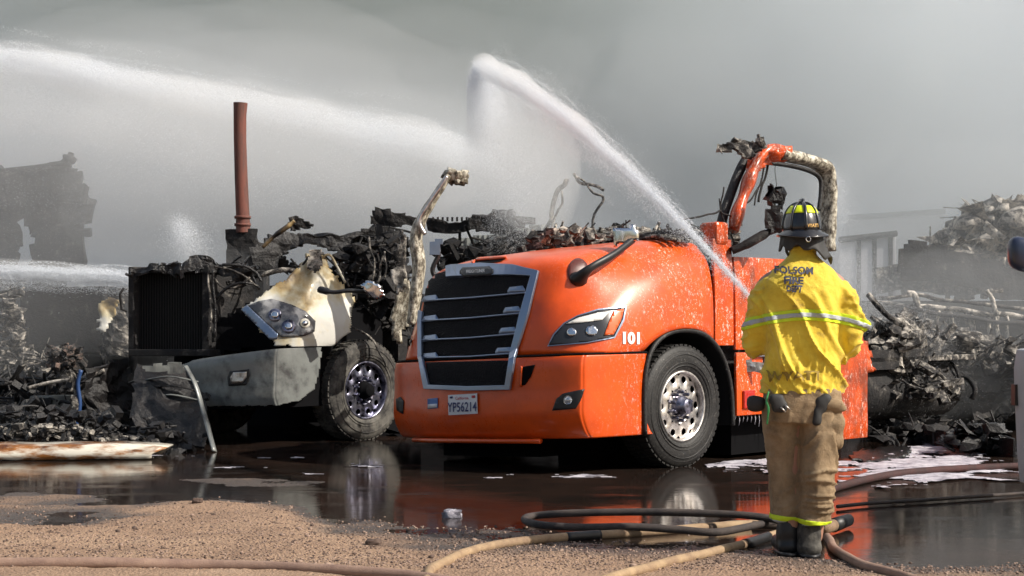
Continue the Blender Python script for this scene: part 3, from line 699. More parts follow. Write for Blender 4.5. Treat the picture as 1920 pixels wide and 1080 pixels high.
mb = MB(); mb.box((-1.0, 2.0, .75), (1.1, 5.6, .95), wl); mb.box((.1, 2.7, .95), (.6, 3.2, 1.5), wl); mb.box((-1.1, 3.9, .9), (1.05, 4.0, 1.5), wl); mb.build('cab_floor', M['char'], truck)
# sleeper wreck, fuel tank and rear chassis of the orange truck
sheet('torn_panel', [(1640, 600), (1660, 596), (1700, 620), (1722, 680), (1740, 720), (1640, 720), (1610, 660), (1622, 620)], lambda a, b: 16.6+(a-1640)*.01, M['ash'], truck, .03, .35, 2.4, 6, 14, 4)
mb = MB(); junk(mb, [(1625, 630), (1690, 610), (1720, 680), (1800, 720), (1790, 745), (1640, 745)], (16.2, 17.4), 300, 11, (.04, .25), 'bpttl'); mb.build('burnt_interior', M['ash'], truck, kind='stuff')
T0 = fr.raw(.75, 4.5, .52)
o = MB().lathe([(0, .0001), (0, .26), (.03, .31), (1.9, .31), (1.93, .26), (1.93, .0001)], Matrix(((fr.V.x, fr.U.x, 0, T0.x+.0), (fr.V.y, fr.U.y, 0, T0.y), (0, 0, 1, T0.z), (0, 0, 0, 1))), 28).build('fuel_tank', M['char'], truck, True)
o = MB().box((.4, 4.4, .82), (1.1, 6.6, .88), wl).build('deck_plate', M['ash'], truck); bevel(o, .01)
MB().tube(catmull([P(1722, 676, 17.2), P(1770, 672, 17.3), P(1792, 690, 17.2), P(1800, 722, 17.2)], 5), .022, 6).build('bent_pipe', M['char'], truck, True)
MB().tube(catmull([P(1700, 708, 17.2), P(1760, 706, 17.3), P(1806, 706, 17.4), P(1828, 728, 17.2), P(1822, 748, 17.2)], 5), .03, 6).build('bent_pipe', M['char'], truck, True)
MB().tube(catmull([P(1628, 552, 16.5), P(1650, 578, 16.4), P(1670, 596, 16.4), P(1700, 615, 16.4), P(1688, 640, 16.3), P(1684, 676, 16.3), P(1690, 700, 16.3)], 5), [.03]*12+[.05]*19, 7).build('ash_coated_pipe', M['ash_pale'], truck, True)
#@@MORE
# ------------------------------------------------------------------ burnt white truck
TH2 = R(38)
f2 = Frame(-3.25, 16.34, TH2, .05); f2b = Frame(-3.30, 16.30, TH2, .12)
t2 = empty('semi_truck', f2.O, -TH2, 'burnt white semi truck with melted scorched fender, bare radiator and sooty bumper', 'truck')
def masked(name, vs, fs, poly, matl, parent, jag=6, thick=.012, main=True, **kw):
    keep = []
    for f in fs:
        c = sum((Vector(vs[i]) for i in f), Vector())/len(f); a, b = proj(c)
        a += jag*noise.noise(Vector((a*.07, b*.07, 1))); b += jag*noise.noise(Vector((a*.07, b*.07, 5)))
        if inpoly(a, b, poly): keep.append(f)
    used = sorted({i for f in keep for i in f}); ix = {i: k for k, i in enumerate(used)}
    o = mk(name, [vs[i] for i in used], [tuple(ix[i] for i in f) for f in keep], matl, parent, True); fix_normals(o)
    bm = bmesh.new(); bm.from_mesh(o.data); left = set(bm.faces); best = []
    while left:
        st = [left.pop()]; isl = []
        while st:
            f = st.pop(); isl.append(f)
            for e_ in f.edges:
                for g in e_.link_faces:
                    if g in left: left.remove(g); st.append(g)
        if len(isl) > len(best): best = isl
    bs = set(best); bmesh.ops.delete(bm, geom=[f for f in bm.faces if f not in bs], context='FACES'); bm.to_mesh(o.data); bm.free()
    mod(o, 'SOLIDIFY', thickness=thick, offset=-1); return tag(o, **kw)
FINE = refine(NET, 12, 10)
hv, hf = body_grid(FINE, f2)
def melt(v):
    w = Vector(v); a, b = proj(w); k = max(0, min(1, (w.z-1.2)/.5))
    return w+nz(w, 1.9, 4)*.13*k+nz(w, 7, 4)*.03*k
hv = [melt(v) for v in hv]; hb2 = bvh_of(hv, hf)
FP = [(455, 578), (480, 562), (512, 535), (540, 520), (572, 492), (580, 470), (604, 468), (613, 492), (640, 532), (664, 562), (660, 600), (652, 636), (630, 654), (590, 652), (560, 650), (520, 650), (486, 612)]
masked('fender', hv, hf, FP, M['scorched'], t2, 7)
bv2, bf2 = body_grid(refine([[(u, v+d, h) for h, d in LEV] for u, v in PLAN], 18, 11), f2b); bb2 = bvh_of(bv2, bf2)
masked('bumper', bv2, bf2, [(300, 700), (345, 682), (400, 664), (480, 642), (560, 626), (606, 618), (600, 690), (590, 730), (560, 752), (520, 760), (390, 762), (368, 742), (340, 715)], M['sooty_white'], t2, 2)
HL2 = [(467, 574), (486, 566), (510, 562), (545, 572), (572, 585), (590, 603), (588, 622), (572, 630), (528, 633), (500, 606)]
M['lampgrey'] = mat('smoky_lamp_lens', (.16, .165, .17), .12, coat=.8); n = N(M['lampgrey']); n.color(n.ramp(n.noise(7, 4), [(.4, (.05, .05, .055)), (.6, (.30, .30, .30))]))
h2 = patch('headlight', hb2, HL2, .01, M['lampgrey'], t2, .008, 5)
patch('headlight_edge', hb2, [(455, 581), (466, 573), (522, 628), (520, 637), (508, 638)], .02, M['trim'], h2, .01, 5)
for cx_, cy_, rr in ((541, 613, 13), (516, 592, 12), (570, 607, 9)):
    patch('reflector', hb2, [(cx_+rr*math.cos(t), cy_+rr*math.sin(t)) for t in np.linspace(0, 6.28, 14)[:-1]], .02, M['alu_dark'] if rr > 10 else M['scorched'], h2, .01, 5)
    patch('reflector_bowl', hb2, [(cx_+rr*.55*math.cos(t), cy_+rr*.55*math.sin(t)) for t in np.linspace(0, 6.28, 12)[:-1]], .036, M['chrome'], h2, .006, 5)
patch('fog_lamp_recess', bb2, [(428, 708), (432, 696), (468, 692), (470, 704), (462, 722), (430, 724)], .006, M['plastic'], t2, .006, 5)
patch('fog_lamp', bb2, [(434, 708), (440, 698), (464, 697), (464, 708), (456, 718), (436, 719)], .016, M['alu'], t2, .008, 5)
wheel(t2, f2, 1.30, M['rubber_plain'], M['alu_dark'], M['black'], toe=R(-3))
wheel(t2, f2, 1.30, M['rubber_plain'], M['alu_dark'], M['black'], a=-1.06)
w2 = lambda v: f2(v.x, v.y, v.z)
mb = MB()
for a_ in (-.42, .36): mb.box((a_, .25, .58), (a_+.08, 6.0, .84), w2)
mb.box((-.95, .35, .38), (1.05, 1.7, .85), w2); mb.build('frame_rail', M['black'], t2)
MB().box((-.9, .5, .8), (1.0, 1.75, 1.38), w2).build('engine', M['black'], t2)
junk(mb := MB(), [(600, 520), (680, 440), (760, 440), (770, 620), (720, 625), (650, 560)], (16.8, 17.8), 320, 21, (.04, .22), 'bpttl'); mb.build('burnt_interior', M['char'], t2, kind='stuff')
MB().box((-1.6, 2.2, .03), (1.15, 6.5, 1.05), w2).build('added_dark_block', M['black'], t2)  # black block added behind the firewall so the gap below reads black
MB().box((-1.0, 2.0, .7), (1.0, 2.15, 1.75), w2).build('firewall', M['char'], t2)
# bare radiator pack
def fbox(px0, px1, py0, py1, Y, dep, matl, name, parent, dx=.62, bev=.015, tilt=0.):
    sk_ = lambda q: Y+.28*(388-q)/148
    a = P(px0, py1, sk_(px0)); b = P(px1, py1, sk_(px1)); c = P(px1, py0, sk_(px1)); d = P(px0, py0+tilt, sk_(px0))
    back = Vector((dx, .79, 0)).normalized()*dep
    o = MB().add([a, b, c, d, a+back, b+back, c+back, d+back], [(0, 1, 2, 3), (5, 4, 7, 6), (1, 5, 6, 2), (4, 0, 3, 7), (3, 2, 6, 7), (0, 4, 5, 1)]).build(name, matl, parent)
    if bev: bevel(o, bev)
    return o
rad = fbox(246, 388, 504, 660, 16.5, .55, M['black'], 'radiator', t2, tilt=6)
for a_, b_, c_, d_ in ((240, 250, 500, 668), (378, 392, 500, 668)): fbox(a_, b_, c_, d_, 16.42, .62, M['char'], 'radiator_frame', rad, bev=.01)
fbox(240, 394, 496, 512, 16.40, .66, M['char'], 'radiator_frame', rad, bev=.01, tilt=8); fbox(240, 394, 655, 668, 16.40, .6, M['char'], 'radiator_frame', rad, bev=.01)
mb = MB()
for i in range(42):
    a_ = 252+i*3.05; k = (a_-246)/142; Y = 16.78-.28*k-.015
    mb.tube([P(a_, 655, Y), P(a_, 514, Y)], .004, 4)
mb.build('cooling_fin', M['plastic'], rad, kind='stuff')
mb = MB(); junk(mb, [(380, 500), (430, 492), (480, 510), (480, 530), (440, 545), (400, 530)], (16.6, 17.2), 40, 5, (.06, .3), 'pt'); mb.build('scorched_scrap', M['char_glossy'], t2, kind='stuff')
sheet('crumpled_top', [(238, 508), (262, 498), (330, 494), (410, 488), (440, 494), (470, 506), (486, 522), (470, 530), (430, 512), (390, 508), (300, 512), (250, 520)], lambda a, b: 16.42, M['char_glossy'], t2, .03, .08, 4, 5, 9, 21)
for k, p_ in enumerate([[(400, 498), (430, 506), (460, 520), (486, 540)], [(420, 496), (455, 498), (480, 512), (488, 528)], [(396, 520), (430, 540), (470, 520)], [(404, 560), (440, 530), (476, 535)], [(388, 500), (392, 560), (390, 640)], [(398, 505), (402, 570), (398, 630)]]):
    MB().tube([q+nz(q, 6, k)*.03 for q in catmull([P(a, b, 16.35) for a, b in p_], 5)], .012+.004*(k % 2), 6).build('burnt_hose', M['char_glossy' if k % 2 else 'ash'], t2, True)
sheet('side_plate', [(392, 506), (470, 520), (478, 548), (430, 585), (396, 640), (390, 600)], lambda a, b: 16.45+(a-392)*.006, M['char'], t2, .02, .08, 3, 6, 6, 2)
sheet('black_wedge', [(385, 610), (470, 570), (520, 636), (400, 668), (380, 680)], lambda a, b: 16.5, M['black'], t2, .02, .03, 3, 8, 2, 2)  # flat black sheet filling the wedge between radiator and bumper
MB().tube([P(232, 540, 16.7), P(225, 552, 16.7), P(228, 580, 16.7), P(238, 584, 16.7)], .014, 6).build('bent_bracket', M['char'], t2, True)
# lower grille remains and hanging trim strip
sheet('lower_grille', [(262, 682), (360, 680), (384, 720), (392, 850), (270, 850), (240, 760)], lambda a, b: 16.3+(b-680)*-.006, M['char_blue'], t2, .03, .10, 2.2, 8, 10, 9)
for i in range(7): MB().tube(catmull([P(275, 712+i*17, 16.1), P(320, 706+i*17, 15.9), P(372, 716+i*17, 15.9)], 4), .022, 6, flat=.4).build('grille_slat', M['char_blue'] if i % 2 else M['sooty_white'], t2, True)
sheet('bumper_corner', [(262, 684), (330, 680), (352, 690), (340, 700), (280, 696)], 15.95, M['sooty_white'], t2, .02, .03, 3, 5, 3, 1)
MB().tube(catmull([P(348, 686, 15.7), P(366, 720, 15.6), P(380, 765, 15.5), (G(402, 848).x, G(402, 848).y, .01)], 6), .030, 6, flat=.35).build('hanging_trim', M['sooty_white'], t2, True)
# cab shell remains
sheet('roof_shell', [(452, 490), (470, 470), (505, 450), (560, 438), (640, 436), (720, 430), (752, 432), (758, 470), (700, 474), (620, 470), (590, 458), (560, 466), (530, 480), (512, 502), (480, 508)], lambda a, b: 17.4+(a-600)*.002, M['char_blue'], t2, .05, .10, 2.5, 6, 6, 3)
sheet('windshield_frame', [(500, 500), (530, 478), (566, 500), (600, 480), (640, 500), (700, 480), (760, 470), (768, 600), (740, 640), (700, 620), (660, 560), (620, 530), (560, 510), (520, 520)], lambda a, b: 17.6, M['char'], t2, .04, .16, 2.5, 6, 10, 6, holes=[[(525, 488), (556, 480), (560, 496), (530, 502)]])
sheet('melted_edge', [(580, 470), (596, 464), (606, 474), (600, 500), (588, 510), (575, 500)], 16.2, M['ash_pale'], t2, .03, .04, 4, 4, 4, 3)
for k, (p_, r_, mm_) in enumerate([([(560, 530), (590, 500), (602, 485), (618, 478), (632, 500), (648, 530)], .014, 'scorched'), ([(490, 516), (530, 506), (560, 512), (545, 530), (520, 535)], .03, 'ash'), ([(600, 470), (640, 512), (655, 538)], .010, 'char'), ([(545, 485), (562, 500), (580, 480)], .012, 'char')]):
    MB().tube(catmull([P(a, b, 16.25) for a, b in p_], 5), r_, 6).build('melted_trim', M[mm_], t2, True)
MB().tube(catmull([P(a, b, 16.7) for a, b in [(492, 464), (515, 442), (540, 424), (552, 414)]], 5), [.04]*6+[.055]*6+[.04]*4, 7, flat=.5).build('roof_shard', M['scorched'], t2, True)
sheet('roof_shard', [(535, 428), (545, 408), (575, 412), (586, 424), (566, 428), (552, 436)], 16.75, M['char'], t2, .03, .06, 5, 4, 5, 3)
pil = MB().tube(catmull([P(a, b, 16.0) for a, b in [(772, 610), (778, 560), (786, 500), (780, 450), (790, 412), (812, 375), (832, 344), (842, 328)]], 5), [.10]*5+[.115]*5+[.125]*5+[.115]*5+[.09]*5+[.075]*5+[.065]*5+[.06], 9, flat=.6).build('windshield_pillar', M['mottled'], t2, True)
mod(pil, 'SUBSURF', levels=1, render_levels=1)
sheet('pillar_head', [(826, 330), (838, 314), (862, 314), (880, 326), (878, 342), (862, 346), (850, 338), (838, 344)], 16.0, M['mottled'], t2, .09, .06, 5, 4, 3, 3, True, holes=[[(866, 330), (872, 330), (872, 337), (866, 337)]])
MB().tube(catmull([P(a, b, 15.9) for a, b in [(797, 440), (786, 415), (800, 388), (826, 350), (838, 330)]], 5), .024, 6).build('bare_metal_edge', M['alu'], pil, True)
sheet('door_frame', [(740, 470), (752, 432), (764, 450), (758, 500), (756, 545), (736, 560), (730, 520)], 16.25, M['ash_pale'], t2, .04, .06, 3, 5, 5, 3, True)
sheet('door_panel', [(732, 520), (758, 520), (768, 600), (748, 650), (734, 600)], 16.4, M['mottled'], t2, .03, .06, 3, 6, 5, 3, True)
for k, p_ in enumerate([[(706, 540), (712, 500), (718, 478)], [(722, 520), (728, 496), (724, 470)], [(640, 600), (700, 640), (724, 690)], [(690, 440), (700, 500), (690, 560)]]):
    MB().tube([p+nz(p, 5, k)*.04 for p in catmull([P(a, b, 16.6) for a, b in p_], 5)], .012, 6).build('burnt_strut', M['ash'], t2, True)
MB().tube(catmull([P(600, 543, 15.8), P(625, 548, 15.75), P(655, 545, 15.75), P(692, 548, 15.8)], 5), [.06]*4+[.035]*12, 8, flat=.6).build('mirror_arm', M['plastic'], t2, True)
sheet('hood_mirror', [(678, 536), (690, 527), (708, 530), (722, 552), (704, 562), (690, 556)], 15.75, M['chrome'], t2, .09, .02, 4, 4, 1, 3, True)
# ------------------------------------------------------------------ wrecks behind
def thing(name, label, cat, loc, group=None): return empty(name, loc, 0, label, cat, group)
e = thing('exhaust_stack', 'tall rusted exhaust stack rising from a grey box behind the burnt radiator', 'exhaust pipe', P(455, 600, 19.2))
MB().tube([P(456, 436, 19.2), P(455, 400, 19.2), P(452, 330, 19.2), P(450, 260, 19.2), P(450, 215, 19.2), P(451, 193, 19.2)], [.088, .082, .078, .076, .078, .086], 16, caps=False).build('pipe', M['rust'], e, True)
MB().tube([P(451, 193.5, 19.2), P(450, 260, 19.2)], .07, 12, caps=False).build('pipe_bore', M['black'], e, True)
for yy in (405, 419): MB().tube([P(455, yy, 19.2), P(455, yy+5, 19.2)], .10, 16).build('clamp', M['rust'], e, True)
o = sheet('muffler_box', [(428, 432), (484, 432), (490, 480), (486, 520), (430, 520)], 19.3, M['ash'], e, .3, .04, 3, 8, 2, 3); o.data.materials[0] = M['char']
mb = MB(); mb.box((-.2, 0, -1.4), (.25, .5, .2), Matrix.Translation(P(455, 500, 19.3))); mb.build('support', M['char'], e)

M['brownchar'] = char('brown_char', hi=(.30, .20, .16), amt=.52, scale=11)
e = thing('burnt_truck', 'dark boxy burnt truck front with a white scrap hanging at its side, left background', 'truck', (G(125, 760).x, 19.5, 0))
fbox(36, 196, 536, 664, 19.4, 1.4, M['char'], 'radiator', e, dx=.5, bev=.03, tilt=4)
mb = MB(); mb.box((-1.2, 0, .25), (1.5, 2.2, .8), Matrix.Translation((G(125, 760).x, 19.6, 0))); mb.build('chassis', M['black'], e)
sheet('torn_panel', [(190, 575), (205, 560), (226, 562), (212, 590), (196, 618), (184, 616)], 19.2, M['scorched'], e, .02, .05, 4, 4, 3, 2, True)
sheet('torn_panel', [(196, 600), (236, 560), (246, 640), (236, 668), (190, 664)], 19.5, M['ash'], e, .03, .12, 4, 6, 8, 4)
mb = MB(); junk(mb, [(0, 540), (30, 540), (40, 650), (150, 660), (150, 700), (0, 690)], (18.8, 19.6), 150, 9, (.05, .25), 'bpttl'); mb.build('burnt_interior', M['ash'], e, kind='stuff')
mb = MB(); junk(mb, [(90, 650), (150, 648), (155, 690), (95, 690)], (17.6, 18), 110, 19, (.03, .11), 'pltb'); mb.build('rusty_scrap', M['brownchar'], e, kind='stuff')

M['navyblue'] = mat('scorched_blue_edge', (.02, .06, .18), .5)
e = thing('bulkhead', 'charred blue-edged panel standing among burnt scrap left of the bare radiator', 'panel', G(150, 800))
sheet('plate', [(150, 690), (240, 670), (262, 740), (262, 830), (160, 815)], lambda a, b: 16.6+(150-a)*-.004, M['char_blue'], e, .03, .12, 2.4, 8, 8, 12)
MB().tube(catmull([P(142, 800, 16.4), P(150, 760, 16.4), P(146, 720, 16.4), P(152, 694, 16.4)], 4), .022, 6).build('edge_strip', M['navyblue'], e, True)
sheet('burnt_edge', [(128, 700), (142, 692), (146, 760), (150, 800), (138, 806), (136, 770)], 16.38, M['ash'], e, .02, .05, 5, 4, 6, 3)
e = thing('metal_box', 'small grey-green metal box among the burnt scrap at far left', 'box', G(80, 790))
fbox(56, 100, 742, 770, 17.0, .3, M['sooty_white'], 'case', e, bev=.008); fbox(60, 96, 746, 766, 16.97, .02, M['char'], 'lid', e, bev=.004)
mb = MB().tube(catmull([P(50, 728, 16.8), P(100, 716, 16.8), P(160, 708, 16.7), P(196, 694, 16.7)], 6), .022, 6)
mb.build('bent_rail', M['ash_pale'], None, True, label='thin ash-white rail slanting over the small metal box at far left', cat='rail')
mb = MB(); junk(mb, [(0, 770), (60, 750), (150, 775), (250, 770), (330, 800), (390, 810), (400, 850), (0, 845)], (14.8, 17.6), 520, 31, (.02, .16), 'bpttl')
junk(mb, [(0, 690), (120, 700), (240, 740), (300, 800), (0, 800)], (17.6, 19), 300, 33, (.04, .28), 'bpttt'); mb.build('burnt_debris', M['char_blue'], None, label='heap of wet blue-black burnt scrap under the left wrecks', kind='stuff')
mb = MB(); junk(mb, [(0, 790), (120, 800), (300, 830), (300, 850), (180, 830), (0, 815)], (14.6, 15.6), 220, 32, (.02, .10), 'bpl'); mb.build('burnt_debris', M['ash'], None, label='ash-grey crumbs of burnt scrap along the cream panel at left', kind='stuff')
# cream panel lying in the water
a0, a1 = G(-40, 866), G(284, 862); vs = []; 
for i in range(25):
    t = i/24; p = a0.lerp(a1, t); hh = .135*(1-.25*max(0, t-.85)/.15)
    for dy, z_ in ((0, .012), (.0, hh*.5), (.03, hh), (.34, hh+.01), (.36, .02)): vs.append(p+Vector((0.12*(z_ > .1)*(t > .9), dy+.02*math.sin(t*7), z_+.01*noise.noise(Vector((t*5, dy*3, 0))))))
m = M['cream'] = mat('cream_panel_with_burn_stains', (.7, .65, .55), .35, coat=.3); n = N(m); x, y, z = n.sep()
n.color(n.mix(n.ramp(n.noise(3.2, 5, .6, stretch=(.7, 1, 3)), [(.46, 0.), (.58, 1.)]), (.72, .68, .58), n.ramp(n.noise(6, 4), [(.4, (.30, .12, .03)), (.65, (.06, .02, .01))])))
o = mk('door_skin', vs, [(i*5+j, (i+1)*5+j, (i+1)*5+j+1, i*5+j+1) for i in range(24) for j in range(4)], M['cream'], None, True, label='long cream panel with brown burn stains lying at the water edge, lower left', cat='panel'); mod(o, 'SOLIDIFY', thickness=.012)
MB().tube([G(270, 862)+Vector((0, .1, .04)), G(290, 850)+Vector((0, .1, .18))], .006, 5).build('thin_rod', M['ash'], None, True, label='thin bent rod sticking up at the end of the cream panel', cat='rod')

e = thing('burnt_trailer', 'tall dark trailer wall standing in smoke at the far left', 'trailer', (P(60, 600, 22.1).x, 22.1, 0))
sheet('wall', [(-60, 330), (120, 308), (145, 325), (160, 370), (176, 420), (150, 500), (120, 600), (-60, 600)], 22.1, M['char'], e, .2, .35, .8, 10, 10, 2, holes=[[(-60, 335), (20, 330), (6, 372), (-60, 380)], [(20, 402), (60, 396), (100, 440), (60, 520), (10, 500)]])
MB().tube(catmull([P(-60, 330, 22.0), P(30, 322, 22.0), P(108, 312, 22.0), P(128, 300, 22.0), P(134, 286, 22.0)], 5), [.07]*15+[.1]*3+[.04]*3, 6).build('top_rail', M['char'], e, True)
mb = MB().box((-4, .2, 0), (2, 3, 1.1), Matrix.Translation((P(60, 600, 22.1).x, 22.1, 0))); mb.build('chassis', M['char'], e)

e = thing('burnt_trailer', 'long low black mass added behind the two trucks to darken the space under them', 'trailer', (-1, 21.8, 0))  # black mass added so the view beneath the trucks stays dark
sheet('side_wall', [(-60, 650), (330, 600), (900, 560), (1500, 540), (1640, 590), (1640, 800), (-60, 800)], 21.6, M['black'], e, .3, .3, .8, 16, 12, 3)
MB().box((-6, .3, 0), (4.5, 2.4, 1.0), Matrix.Translation((-1, 21.8, 0))).build('dark_mass', M['black'], e)
# roof beams between the two trucks
e = thing('charred_beam', 'dark warped roof slab and toothed beam above the gap between the two trucks', 'beam', P(850, 600, 19))
sheet('slab', [(700, 398), (712, 392), (770, 402), (790, 408), (780, 424), (740, 428), (700, 424), (694, 416)], 19., M['char'], e, .10, .06, 3, 6, 4, 2)
sheet('beam', [(800, 416), (1000, 408), (1010, 420), (940, 436), (870, 432), (800, 430)], 19.1, M['char'], e, .12, .05, 3, 6, 4, 3)
sheet('slab', [(882, 404), (955, 397), (968, 412), (962, 430), (900, 434), (880, 424)], 18.9, M['char'], e, .10, .07, 3, 6, 4, 6)
mb = MB()
for i in range(9): mb.box((-.012, -.02, 0), (.012, .02, .05), Matrix.Translation(P(812+i*9, 415, 19.0)))
mb.build('tooth', M['char'], e, kind='stuff')
for a_, b_, c_ in ((862, 430, 470), (985, 430, 600), (720, 425, 600)): MB().tube([P(a_, b_, 19.2), P(a_, c_, 19.2)], .02, 6).build('post', M['char'], e, True)
e = thing('container', 'grey-green corrugated container side just above the orange hood', 'container', (P(930, 600, 21).x, 21, 0))
sheet('wall', [(840, 448), (1020, 424), (1030, 470), (1030, 600), (840, 600)], lambda a, b: 21.+.06*math.sin(a*.55), M['sooty_white'], e, .06, .05, .8, 5, 2, 3)
for k, (p_, r_) in enumerate([([(1018, 440), (1034, 400), (1046, 362), (1062, 336)], .05), ([(1030, 440), (1046, 400), (1058, 360)], .035), ([(1068, 322), (1096, 340), (1130, 362)], .04), ([(1080, 336), (1108, 356), (1128, 372), (1118, 404), (1112, 440)], .03)]):
    MB().tube([q+nz(q, 4, k)*.1 for q in catmull([P(a, b, 20.4) for a, b in p_], 5)], r_, 6, flat=.5).build('burnt_cab_frame', M['ash'], None, True, label=['thick leaning ash-grey cab post in the spray above the orange hood', 'thin inner post beside the thick leaning ash-grey cab post', 'short sloping ash-grey roof rail at the top of the spray gap', 'hooked ash-grey roof rail bending down to the orange hood'][k], cat='cab post')
mb = MB(); junk(mb, [(820, 470), (860, 445), (990, 440), (1180, 434), (1340, 428), (1340, 500), (830, 500)], (17.5, 19.5), 380, 41, (.05, .3), 'bpttl'); mb.build('burnt_debris', M['char'], None, label='band of burnt scrap seen over the orange hood', kind='stuff')

# right background
e = thing('flatbed_trailer', 'burnt flatbed trailer with ash-white edge rails and melted drips at right', 'trailer', (P(1780, 700, 20).x, 20, 0))
for k, (p_, r_, m_) in enumerate([([(1640, 556), (1720, 558), (1800, 566), (1880, 578), (2000, 596)], .045, 'ash'), ([(1640, 566), (1740, 576), (1860, 588), (1990, 604)], .06, 'ash_pale'), ([(1640, 572), (1740, 584), (1870, 600), (2000, 615)], .05, 'char')]):
    MB().tube([q+nz(q, 3, k)*.05 for q in catmull([P(a, b, 20-k*.12) for a, b in p_], 8)], r_, 6, flat=.6).build('edge_rail', M[m_], e, True)
sheet('side_wall', [(1640, 580), (1990, 608), (1990, 800), (1640, 800)], 20.2, M['char'], e, .08, .10, 1.2, 12, 6, 3)
rs = random.Random(12)
for k in range(15):
    a_ = rs.uniform(1690, 1890); L = rs.choice([20, 40, 60, 80]); y_ = 575+(a_-1640)*.09
    MB().tube([q+nz(q, 6, k)*.06 for q in catmull([P(a_, y_, 19.85), P(a_+3, y_+L*.5, 19.85), P(a_+rs.uniform(-4, 10), y_+L, 19.85)], 4)], [.025]*4+[.016]*4+[.008], 6).build('melted_drip', M['ash_pale'], e, True)
for k, (p_) in enumerate([[(1700, 548), (1716, 552), (1722, 574)], [(1704, 556), (1712, 548), (1720, 574), (1732, 584)], [(1850, 544), (1860, 560), (1866, 582), (1872, 590)], [(1856, 545), (1880, 545)]]):
    MB().tube(catmull([P(a, b, 19.8) for a, b in p_], 4), .03, 6).build('twisted_bracket', M['ash_pale'], e, True)
for a_ in (1770, 1785): MB().tube([P(a_, 690, 19.4), P(a_, 800, 19.4)], .05, 6).build('leg', M['ash'], e, True)
e = thing('roof_panel', 'wide fallen dark roof panel half hidden in smoke at right', 'panel', (P(1800, 560, 21.1).x, 21.1, 0))
sheet('plate', [(1692, 480), (1706, 462), (1780, 472), (1870, 486), (2000, 508), (2000, 548), (1850, 548), (1700, 532), (1690, 500)], 21.1, M['char'], e, .08, .12, .9, 8, 5, 2)
mb = MB().box((-1.5, 0, -2), (3, .2, -.1), Matrix.Translation(P(1800, 550, 21.3))); mb.build('support', M['char'], e)
sheet('crossbeam', [(1640, 500), (1990, 520), (1990, 556), (1640, 548)], 21.9, M['ash'], e, .1, .12, 1.2, 8, 8, 5)
mb = MB()
V0 = [(1755, 480), (1790, 440), (1830, 405), (1870, 388), (1925, 402), (1990, 400), (1990, 520), (1860, 492)]
junk(mb, V0, (21.5, 22.5), 420, 51, (.15, .7), 'pppbtl'); mb.build('debris_pile', M['ash_pale'], None, True, label='pale heap of crumpled ash-covered debris at upper right', kind='stuff')
mb = MB(); junk(mb, [(1790, 440), (1850, 396), (1900, 400), (1990, 430), (1990, 500), (1800, 480)], (22.4, 23.4), 200, 52, (.2, .8), 'lp'); mb.build('debris_pile', M['char'], None, True, label='dark charred heap behind the pale debris at upper right', kind='stuff')
for k, (x0, x1, y0, y1, Y, lb) in enumerate([(1572, 1680, 444, 486, 23.4, 'pale low trailer with a rail along its top, ghostly in the smoke'), (1590, 1770, 402, 432, 26, 'long pale roof far back in the smoke above the pale low trailer')]):
    e = thing('storage_trailer' if k == 0 else 'shed', lb, 'trailer' if k == 0 else 'shed', (P((x0+x1)/2, 600, Y).x, Y, 0))
    a = P(x0, y0+10, Y); b = P(x1, y0-2, Y); a2 = Vector((a.x, a.y, 0)); b2 = Vector((b.x, b.y, 0)); bk = Vector((.4, 2.4, 0))
    bevel(MB().add([a2, b2, b, a, a2+bk, b2+bk, b+bk, a+bk], [(0, 1, 2, 3), (3, 2, 6, 7), (1, 5, 6, 2), (0, 3, 7, 4), (5, 4, 7, 6), (0, 4, 5, 1)]).build('body', M['plate'], e), .02)
    MB().tube([a+Vector((0, -.05, .03)), b+Vector((0, -.05, .03))], .05, 6).build('top_rail', M['char'], e, True)
    if k == 0:
        for xx in (.35, .62, .9): q = a.lerp(b, xx); MB().box((-.03, -.03, -1.2), (.03, 0, 0), Matrix.Translation(q)).build('post', M['char'], e)
mb = MB(); junk(mb, [(1640, 600), (1700, 590), (1790, 620), (1900, 640), (1990, 640), (1990, 700), (1850, 690), (1740, 740), (1650, 720)], (17.8, 19.6), 420, 71, (.05, .35), 'pttbl'); mb.build('burnt_debris', M['ash'], None, label='tangle of ash-grey twisted sheet and pipes under the burnt flatbed', kind='stuff')
mb = MB(); junk(mb, [(1620, 700), (1990, 690), (1990, 800), (1640, 800)], (18, 19.6), 300, 72, (.08, .5), 'ptbl'); mb.build('burnt_debris', M['char'], None, label='black wreckage low behind the fuel tank and tray', kind='stuff')
mb = MB(); junk(mb, [(600, 790), (960, 780), (960, 835), (600, 840)], (17.2, 19), 150, 81, (.2, .7), 'bpl'); mb.build('burnt_debris', M['black'], None, label='black filler scrap added low to darken the gap between and under the two trucks', kind='stuff')  # black scraps added to close the pale gap between the trucks
